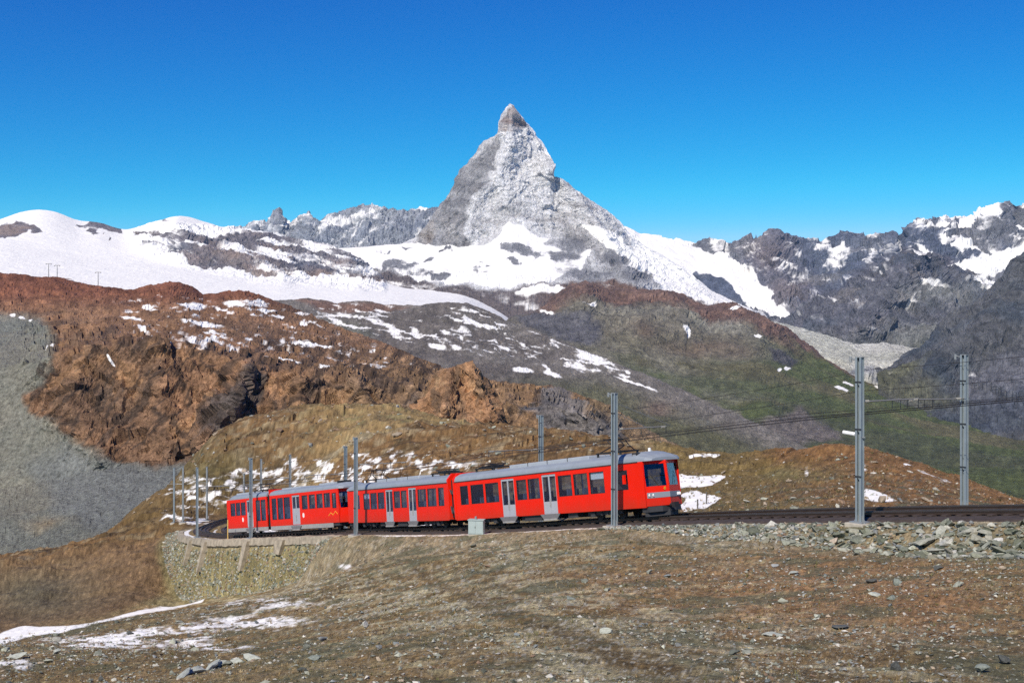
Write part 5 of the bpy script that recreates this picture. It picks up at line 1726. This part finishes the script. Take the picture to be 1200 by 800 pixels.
def rot_rand(n, tilt, r):
    a = r.uniform(0, 2 * np.pi, n); b = r.normal(size=n) * tilt; c = r.normal(size=n) * tilt
    ca, sa, cb, sb, cc, sc_ = np.cos(a), np.sin(a), np.cos(b), np.sin(b), np.cos(c), np.sin(c)
    Rz = np.zeros((n, 3, 3)); Rz[:, 0, 0] = ca; Rz[:, 0, 1] = -sa; Rz[:, 1, 0] = sa; Rz[:, 1, 1] = ca; Rz[:, 2, 2] = 1
    Rx = np.zeros((n, 3, 3)); Rx[:, 0, 0] = 1; Rx[:, 1, 1] = cb; Rx[:, 1, 2] = -sb; Rx[:, 2, 1] = sb; Rx[:, 2, 2] = cb
    Ry = np.zeros((n, 3, 3)); Ry[:, 0, 0] = cc; Ry[:, 0, 2] = sc_; Ry[:, 1, 1] = 1; Ry[:, 2, 0] = -sc_; Ry[:, 2, 2] = cc
    return Ry @ Rx @ Rz

PAL = np.array([(.30, .31, .25), (.40, .39, .33), (.20, .21, .17), (.13, .14, .115), (.33, .27, .20), (.24, .25, .24), (.48, .46, .41), (.22, .15, .10), (.17, .19, .19), (.36, .37, .30)])

def stones(name, pos, size, flat, tilt, seed, mat, parent=None, palw=None, sink=.25, shapes=None, faces=None):
    r = np.random.default_rng(seed)
    n = len(pos)
    shapes = ROCKS1 if shapes is None else shapes
    faces = ICO1[1] if faces is None else faces
    k = r.integers(0, len(shapes), n)
    B = np.array(shapes)[k]                                   # n, v, 3
    sc_ = np.stack([size * r.uniform(.75, 1.35, n), size * r.uniform(.6, 1.0, n), size * r.uniform(flat[0], flat[1], n)], 1)
    B = B * sc_[:, None, :]
    R = rot_rand(n, tilt, r)
    B = np.einsum('nij,nvj->nvi', R, B)
    pos = np.asarray(pos, float).copy()
    pos[:, 2] += sc_[:, 2] * (1 - 2 * sink)
    B = B + pos[:, None, :]
    nv = B.shape[1]
    Fc = (faces[None] + (np.arange(n) * nv)[:, None, None]).reshape(-1, 3)
    me = np_mesh(name, B.reshape(-1, 3), Fc)
    c = PAL[r.choice(len(PAL), n, p=palw)] * r.uniform(.75, 1.2, (n, 1))
    set_attr(me, np.repeat(c, nv, axis=0))
    return link_mesh(name, me, mat, parent)

M_STONE = stone_mat("lichen_stone", True, 5.0)
M_STONEI = stone_mat("loose_stone", False, 4.0)

ROCK_ME = []
for k in range(10):
    me = np_mesh("stone", ROCKS2[k], ICO2[1])
    me.materials.append(M_STONEI)
    ROCK_ME.append(me)

def single(name, p, sx, sy, sz, rot, parent=None, sink=.25, k=None):
    o = bpy.data.objects.new(name, ROCK_ME[random.randrange(10) if k is None else k])
    COL.objects.link(o)
    q = Vector((p[0], p[1], p[2] + sz * (1 - 2 * sink)))
    if parent is not None:
        o.parent = parent
        q = q - parent.location
    o.location = q
    o.scale = (sx, sy, sz)
    o.rotation_euler = rot
    return o

def on_line(s, off):
    """points beside the line, on the built ground"""
    c = np.stack([np.interp(s, TS, TC[:, k]) for k in range(2)], 1)
    n = np.stack([np.interp(s, TS, TN[:, k]) for k in range(2)], 1)
    x = c[:, 0] + n[:, 0] * off; y = c[:, 1] + n[:, 1] * off
    return x, y, gz_at(x, y)

# ---- retaining wall of rough stone under the bend
wall_root = empty("retaining_wall", trk((S_W0 + S_W1) / 2, -5.5, -4))
tag(wall_root, "rough stone retaining wall with a concrete edge below the bend of the line", "wall")
r = np.random.default_rng(5)
nW = 3600
ws = r.uniform(S_W0 - 2.0, S_W1 + 5, nW); wo = -2.60 - 1.75 * r.uniform(0, 1, nW)
wxx, wyy, wzz = on_line(ws, wo)
wsz = r.uniform(.10, .24, nW) * (1 + .35 * (r.uniform(0, 1, nW) > .85))
WP = np.stack([wxx, wyy, wzz - .02], 1)
wallpal = np.array([.12, .05, .20, .20, .16, .05, .01, .14, .04, .03])
order = np.argsort(-wsz)
big, small = order[:300], order[300:]
for i in big:
    o = single("stone", WP[i], wsz[i] * random.uniform(.8, 1.3), wsz[i] * random.uniform(.8, 1.1), wsz[i] * random.uniform(.6, .9),
               (random.uniform(-.6, .6), random.uniform(-.6, .6), random.uniform(0, 6.28)), wall_root, sink=.5)
o = stones("stone_filling", WP[small], wsz[small], (.5, .9), .5, 6, M_STONE, None, wallpal, sink=.46)
o.parent = wall_root; o.matrix_parent_inverse = Matrix.Translation(-wall_root.location); o['kind'] = 'stuff'
cap = strip("concrete_edge", S_W0 - 3, S_W1 + 3, [(-2.05, -.55), (-2.05, -.30), (-2.62, -.34), (-2.74, -.95), (-2.5, -1.1)], M_OLDC, step=.7, jitter=.06)
cap.parent = wall_root; cap.matrix_parent_inverse = Matrix.Translation(-wall_root.location)
for (bpx, hgt, wd) in ((204, 4.0, 1.3), (224, 2.6, .8), (240, 2.9, .8), (290, 2.6, 1.1), (396, 1.6, 3.2), (330, 1.1, 2.0)):
    u = (np.array([trk(s, -2.7).x / trk(s, -2.7).y * F + 600 for s in TS[(TS > S_W0 - 6) & (TS < S_W1 + 14)]]))
    ss_ = TS[(TS > S_W0 - 6) & (TS < S_W1 + 14)]
    s_ = float(ss_[np.argmin(np.abs(u - bpx))])
    m = MB()
    a = trk(s_ - wd / 2, -2.62, -.5); b = trk(s_ + wd / 2, -2.62, -.5)
    tdir = (b - a).normalized(); nout = Vector((tdir.y, -tdir.x, 0)).normalized()
    if nout.y > 0: nout = -nout
    za = min(a.z, b.z) - hgt
    lean = hgt * .26 + .12
    top_o = .30
    def corner(p, out, z): return (p.x + nout.x * out, p.y + nout.y * out, z)
    sh_ = tdir * (wd * .22)
    A2, B2 = a + sh_, b - sh_
    m.add([corner(a, -.3, a.z), corner(b, -.3, b.z), corner(b, top_o, b.z - .05), corner(a, top_o, a.z - .05),
           corner(A2, -.3, za), corner(B2, -.3, za), corner(B2, lean + .12, za), corner(A2, lean + .12, za)],
          [(0, 1, 2, 3), (7, 6, 5, 4), (3, 2, 6, 7), (0, 4, 5, 1), (1, 5, 6, 2), (0, 3, 7, 4)])
    o = m.build("buttress", M_OLDC)
    o.parent = wall_root; o.matrix_parent_inverse = Matrix.Translation(-wall_root.location)

# ---- bank of broken rock below the line on the right
bank = empty("rubble_bank", trk(S_NOSE - 15, -5.0, -1.2))
tag(bank, "bank of broken grey-green rock below the track on the right", "rubble")
r = np.random.default_rng(8)
nB = 5200
bs = r.uniform(0, 1, nB) ** .8 * (S_NOSE + 3 - 4) + 4
prog = np.clip((S_NOSE - 1 - bs) / 24.0, 0, 1)            # 0 near the train, 1 at the right edge
bo = -2.55 - r.uniform(0, 1, nB) * (1.0 + 2.9 * prog ** .8)
bx, by, bz = on_line(bs, bo)
bsz = r.gamma(2.2, .058, nB) * (.45 + .75 * prog) + .04
bsz = np.clip(bsz, .05, .78)
BP = np.stack([bx, by, bz], 1)
vis = (bx / by * F + 600 < 1300) & (np.hypot(bx - 15.49, by - 57.0) > .62 + bsz)
BP, bsz, bs = BP[vis], bsz[vis], bs[vis]
order = np.argsort(-bsz)
for i in order[:300]:
    z = bsz[i]
    single("stone", BP[i], z * random.uniform(.9, 1.5), z * random.uniform(.7, 1.0), z * random.uniform(.28, .6),
           (random.gauss(.3, .28), random.gauss(0, .3), random.uniform(0, 6.28)), bank, sink=.32)
o = stones("small_stones", BP[order[300:]], bsz[order[300:]], (.3, .65), .35, 9, M_STONE, None, np.array([.18, .08, .18, .17, .06, .10, .05, .03, .08, .07]), sink=.3)
o.parent = bank; o.matrix_parent_inverse = Matrix.Translation(-bank.location); o['kind'] = 'stuff'

# ---- loose stones over the foreground
def scatter(n, seed, dmin, dmax, smin, smax, dens=None):
    r = np.random.default_rng(seed)
    P_, S_ = [], []
    # even in the picture of the slope: uniform column, depth biased
    p = r.uniform(-200, 1400, n); d = np.exp(r.uniform(np.log(dmin), np.log(dmax), n))
    x = (p - 600) / F * d
    z = gz_at(x, d)
    row = HOR - z / d * F
    o_, s_, zt_ = trk_query(x, d)
    keep = (o_ < -2.6) | (s_ <= 0.5)
    if dens is not None:
        keep &= r.uniform(0, 1, n) < dens(p, row, np.stack([x, d, z], 1))
    sz = smin * (smax / smin) ** (r.uniform(0, 1, n) ** 2.6)
    return np.stack([x, d, z], 1)[keep], sz[keep]

def dn(p, row, P_):
    c = fbm(P_ / 5.0, 3, 501)
    path_d = seg_dist(p, row, path)
    f = .35 + .9 * c + .5 * el(p, row, 150, 760, 180, 40) + .35 * el(p, row, 760, 780, 300, 40) + .3 * el(p, row, 1100, 740, 160, 60)
    return np.clip(f, .04, 1) * sm(3, 14, path_d - np.clip(row - 660, 0, 200) * .1)
P_, S_ = scatter(105000, 21, 13, 100, .016, .14, dn)
S_ = S_ * (.55 + .45 * sm(15, 60, P_[:, 1]))
tag(stones("scattered_stones", P_, S_, (.3, .7), .25, 22, M_STONE, None, np.array([.15, .13, .13, .08, .12, .08, .08, .09, .05, .09]), shapes=OCTS, faces=OCT[1]), "loose stones strewn over the foreground slope", "stones", kind='stuff')
P_, S_ = scatter(900, 23, 18, 95, .10, .34, dn)
S_ = S_ * (.5 + .5 * sm(18, 60, P_[:, 1]))
tag(stones("larger_scattered_stones", P_, S_, (.3, .6), .22, 24, M_STONE, None, np.array([.2, .16, .14, .12, .05, .1, .06, .03, .06, .08]), shapes=ROCKS2, faces=ICO2[1]), "flat stones lying among the gravel of the foreground", "stones", kind='stuff')
# knoll outcrops: blocks half sunk in the turf behind the train and on the right mound
r = np.random.default_rng(31)
p = r.uniform(150, 780, 2600); d = r.uniform(130, 300, 2600)
x = (p - 600) / F * d; z = gz_at(x, d)
o_, s_, zt_ = trk_query(x, d)
cl = fbm(np.stack([x, d, z], 1) / 14, 3, 511)
kp = ((o_ > 9) | (s_ > TS[-1] - 20)) & (cl > -.05)
sz = np.clip(r.gamma(1.6, .17, 2600), .12, 1.3)
tag(stones("knoll_rocks", np.stack([x, d, z], 1)[kp], sz[kp], (.4, .8), .3, 32, M_STONE, None, np.array([.03, .06, .05, .03, .34, .03, .06, .38, .0, .02]), sink=.38), "pale brown rocks breaking through the grass of the knoll", "rocks", kind='stuff')
p = r.uniform(780, 1300, 1500); d = r.uniform(66, 130, 1500)
x = (p - 600) / F * d; z = gz_at(x, d)
o_, s_, zt_ = trk_query(x, d)
kp = o_ > 6.4
sz = np.clip(r.gamma(1.5, .07, 1500), .05, .55)
tag(stones("mound_rocks", np.stack([x, d, z], 1)[kp], sz[kp], (.35, .7), .3, 34, M_STONE, None, np.array([.02, .06, .05, .03, .36, .03, .05, .38, .0, .02]), sink=.35), "small brown rocks on the rusty mound behind the right-hand track", "rocks", kind='stuff')

# ---- dry grass tufts
def tufts(name, P_, h, seed):
    r = np.random.default_rng(seed)
    n = len(P_); nb = 7
    a = r.uniform(0, 2 * np.pi, (n, nb)); lean = r.uniform(.25, 1.1, (n, nb)); hh = h[:, None] * r.uniform(.5, 1.1, (n, nb))
    wd = hh * r.uniform(.10, .18, (n, nb)); off = h[:, None] * .35 * r.uniform(0, 1, (n, nb))
    bx = P_[:, 0:1] + np.cos(a) * off; by = P_[:, 1:2] + np.sin(a) * off; bz = P_[:, 2:3] - .01 + 0 * a
    tx = bx + np.cos(a) * hh * lean; ty = by + np.sin(a) * hh * lean; tz = bz + hh
    sx, sy = -np.sin(a) * wd, np.cos(a) * wd
    V = np.stack([np.stack([bx - sx, by - sy, bz], -1), np.stack([bx + sx, by + sy, bz], -1), np.stack([tx, ty, tz], -1)], 2).reshape(-1, 3)
    me = np_mesh(name, V, np.arange(len(V)).reshape(-1, 3))
    pal = np.array([(.25, .18, .085), (.19, .14, .065), (.12, .115, .045), (.31, .245, .14), (.14, .10, .05)])
    c = pal[r.choice(5, n, p=[.25, .25, .2, .15, .15])] * r.uniform(.8, 1.2, (n, 1))
    set_attr(me, np.repeat(c, nb * 3, axis=0))
    return link_mesh(name, me, M_STONE)
def dg(p, row, P_):
    c = fbm(P_ / 3.0, 4, 521)
    return np.clip(.30 + 1.3 * c, 0.03, 1) * sm(2, 12, seg_dist(p, row, path)) * (1 - .9 * pm(p, row, [(-300, 800), (-300, 735), (120, 722), (330, 690), (300, 740), (60, 770)], 8))
P_, S_ = scatter(60000, 41, 13, 98, .05, .16, dg)
tag(tufts("dry_grass", P_, S_ * (.5 + .6 * sm(15, 60, P_[:, 1])), 42), "dry straw-coloured grass tufts over the foreground", "grass", kind='stuff')
r = np.random.default_rng(43)
p = r.uniform(140, 1300, 16000); d = r.uniform(68, 300, 16000)
x = (p - 600) / F * d; z = gz_at(x, d)
o_, s_, zt_ = trk_query(x, d)
kp = ((o_ > 7) | (s_ > TS[-1] - 20)) & (fbm(np.stack([x, d, z], 1) / 9, 4, 523) > -.12) & (r.uniform(0, 1, 16000) < .8)
tag(tufts("hill_grass", np.stack([x, d, z], 1)[kp], r.uniform(.10, .26, kp.sum()), 44), "tufts of tawny grass on the knoll behind the train and the mound at right", "grass", kind='stuff')

# ---- stones one can pick out by eye
def ground_at(px_, py_):
    """walk the ray until it meets the ground sheet"""
    d = np.linspace(13, 120, 3000)
    x = (px_ - 600) / F * d
    z = gz_at(x, d)
    zr = (HOR - py_) / F * d
    k = np.argmax(z >= zr)
    return Vector((x[k], d[k], z[k]))
M_DARKST = plain("dark_boulder", (.085, .09, .085), .9, noise=.4, scale=3, bump=.05)
M_PALEST = plain("pale_boulder", (.40, .42, .36), .9, noise=.35, scale=3, bump=.05)
M_GREENST = plain("green_grey_boulder", (.21, .235, .20), .9, noise=.4, scale=3, bump=.05)
M_TANST = plain("tan_boulder", (.44, .36, .27), .9, noise=.3, scale=3, bump=.05)
PICK = [
    (1022, 683, 20, 10, 'dark', "dark jagged boulder amid the rusty ground below the rubble bank"),
    (1052, 686, 15, 11, 'green', "grey-green boulder right beside the dark jagged one below the rubble bank"),
    (1100, 668, 14, 9, 'dark', "slate-blue boulder just in front of the rubble bank's right part"),
    (1046, 702, 16, 8, 'green', "flat grey-green rock on the rusty patch, right of a pale slab"),
    (1024, 698, 20, 6, 'pale', "pale flat slab on the rusty patch at right"),
    (930, 672, 18, 5, 'pale', "long pale slab on brown ground below the bank's left part"),
    (1178, 778, 26, 14, 'dark', "dark boulder in the bottom right corner"),
    (1150, 788, 22, 12, 'green', "grey-green boulder left of the dark one in the bottom right corner"),
    (1048, 785, 18, 14, 'dark', "dark upright stone near the bottom edge at right"),
    (978, 638, 14, 11, 'tan', "tan block at the foot of the rubble bank"),
    (712, 742, 18, 9, 'pale', "pale boulder beside the worn path"),
    (152, 743, 11, 8, 'dark', "black stone poking out of the snow at lower left"),
    (222, 746, 10, 6, 'dark', "small dark stone at the right end of the snow patch"),
    (18, 771, 26, 10, 'pale', "broad pale rock at the left edge below the snow"),
    (66, 765, 14, 8, 'pale', "pale rock in front of the lower left snow"),
    (118, 798, 10, 8, 'dark', "dark stone at the bottom edge on the left"),
    (370, 772, 22, 6, 'green', "flat grey-green slab in the lower left foreground"),
    (905, 745, 26, 6, 'pale', "pale broken slab in the lower right foreground"),
    (668, 702, 14, 5, 'green', "low green-grey slab right of the path's upper part"),
    (986, 736, 22, 6, 'dark', "flat dark slab in the right foreground above the lichen patch"),
]
PM = {'dark': M_DARKST, 'pale': M_PALEST, 'green': M_GREENST, 'tan': M_TANST}
for i, (a, b, wpx, hpx, mk, lab) in enumerate(PICK):
    g = ground_at(a, b)
    sx = wpx / F * g.y / 2 * 1.15
    szz = hpx / F * g.y / 2 * 1.1
    me = np_mesh("boulder", rock_shape(ICO2[0], 900 + i), ICO2[1])
    me.materials.append(PM[mk])
    o = link_mesh("boulder", me)
    o.location = g + Vector((0, 0, szz * .55)); o.scale = (sx, sx * .75, szz); o.rotation_euler = (random.uniform(-.15, .15), random.uniform(-.15, .15), random.uniform(-.4, .4))
    tag(o, lab, "boulder", "boulders lying in the foreground")
# the long curved ledge of thin slabs
sp = [(208, 795), (222, 790), (238, 785), (254, 780), (270, 777), (287, 774), (302, 772)]
pts = [ground_at(*q) for q in sp]
ledge = empty("stone_ledge", pts[3])
tag(ledge, "long ledge of thin pale slabs curving through the lower left foreground", "stone")
for j in range(len(pts) - 1):
    me = np_mesh("slab", rock_shape(ICO2[0], 950 + j), ICO2[1]); me.materials.append(M_PALEST)
    o = link_mesh("slab", me, None, ledge)
    c_ = (pts[j] + pts[j + 1]) / 2
    dv = pts[j + 1] - pts[j]
    o.location = c_ - pts[3] + Vector((0, 0, .035)); o.scale = (dv.length * .78, random.uniform(.12, .2), random.uniform(.06, .10)); o.rotation_euler = (random.uniform(-.2, .2), 0, math.atan2(dv.y, dv.x))

# ------------------------------------------------------------------ small things by the line
M_CAB = plain("cabinet_paint", (.36, .43, .42), .55, noise=.1, scale=3)
g = Vector(((559 - 600) / F * 80.5, 80.5, 0))
o_, s_, z_ = off_of(g.x, g.y)
p = trk(s_, min(o_, -2.75)); gzv = float(gz_at(p.x, p.y)[0])
root = empty("equipment_cabinet", (p.x, p.y, gzv))
root.rotation_euler = (0, 0, math.radians(-12))
tag(root, "grey-green metal cabinet beside the track under the leading car", "cabinet")
m = MB(); m.box(-.48, .48, -.25, .25, .05, .92); m.build("housing", M_CAB, root, bevel=.015)
m = MB(); m.box(-.52, .52, -.29, .29, .922, .97); m.build("lid", M_CAB, root)
m = MB(); m.box(-.44, -.01, -.262, -.252, .12, .88); a_ = m.build("door", M_CAB, root)
m = MB(); m.box(.01, .44, -.262, -.252, .12, .88); m.build("door", M_CAB, root)
m = MB(); m.box(-.05, -.02, -.285, -.263, .45, .56); m.build("handle", M_BOLT, a_)
m = MB(); m.box(-.46, .46, -.23, .23, -.3, .05); m.build("plinth", M_CONC, root)
m = MB(); m.tube((-.05, 0, .972), (-.05, 0, 1.15), .07, 10); m.build("cable_gland", M_GALVD, root)

def post(px_, top_, foot_, d, r_, mat, lab, band=None):
    x = (px_ - 600) / F * d
    z = float(gz_at(x, d)[0])
    h = (foot_ - top_) / F * d
    t = empty("marker_post", (x, d, z))
    tag(t, lab, "post")
    m = MB(); m.tube((0, 0, -.2), (0, 0, h), r_, 8); m.build("stake", mat, t)
    m = MB(); m.tube((0, 0, h), (0, 0, h + .05), r_ * 1.25, 8); m.build("cap", band or mat, t)
M_DKPOST = plain("dark_post", (.12, .11, .10), .8, noise=.3)
M_PLPOST = plain("pale_post", (.60, .57, .50), .7)
M_YLPOST = plain("yellow_post", (.62, .42, .12), .6)
post(817.5, 586, 596, 88, .05, M_DKPOST, "short dark post in the snow just right of the train's front")
post(828, 583, 596, 90, .05, M_DKPOST, "taller dark post right of the short one beside the train's front")
_ss = TS[(TS > S_W0) & (TS < S_W1)]
_st = min(_ss, key=lambda q: abs(trk(q, -2.3).x / trk(q, -2.3).y * F + 600 - 267))
post(267, 605, 630, float(trk(_st, -2.3).y), .05, M_YLPOST, "thin yellow stake on the wall at the tail of the rear train")
post(1145.5, 569, 580, 66, .035, M_PLPOST, "short pale stake right of the far right mast")
post(1159, 572, 586, 64, .04, M_PLPOST, "taller pale stake near the right edge behind the track")

# ski-lift pylons on the skyline at left
M_LIFT = plain("lift_steel", (.30, .29, .28), .6, .2)
for (px_, top_, d, lab) in ((57, 309, 1500, "left lift pylon on the snow above the brown hillside"), (67, 311, 1490, "second lift pylon beside the leftmost one"), (115, 319, 1450, "right lift pylon against the glacier")):
    x = (px_ - 600) / F * d
    foot = (HOR - pl([(0, 322), (45, 327), (75, 328), (100, 334), (130, 339)], px_)) / F * d - 4
    zt = (HOR - top_) / F * d
    t = empty("lift_pylon", (x, d, foot))
    tag(t, lab, "pylon", "lift pylons on the skyline")
    H = zt - foot
    m = MB(); m.tube((0, 0, 0), (0, 0, H), .55, 8, .35); m.build("shaft", M_LIFT, t)
    m = MB(); m.bar((-3.2, 0, H), (3.2, 0, H), .5, .6); m.build("crossarm", M_LIFT, t)
    m = MB()
    for sx in (-3, 3): m.bar((sx, -1.2, H - .6), (sx, 1.2, H - .6), .5, .5)
    m.build("sheave_train", M_LIFT, t)

# ------------------------------------------------------------------ thin mountain haze filling the valley
hz = MB(); hz.box(-9000, 9000, -400, 12500, -2600, 1950)
mh_ = bpy.data.materials.new("haze_air"); mh_.use_nodes = True
nt = mh_.node_tree
for n_ in list(nt.nodes): nt.nodes.remove(n_)
pv = nt.nodes.new("ShaderNodeVolumePrincipled"); ov = nt.nodes.new("ShaderNodeOutputMaterial")
pv.inputs['Color'].default_value = (.42, .66, 1.0, 1)
pv.inputs['Density'].default_value = 0.000013
nt.links.new(pv.outputs[0], ov.inputs['Volume'])
tag(hz.build("haze", mh_), "thin blue mountain haze", "haze", kind='stuff')
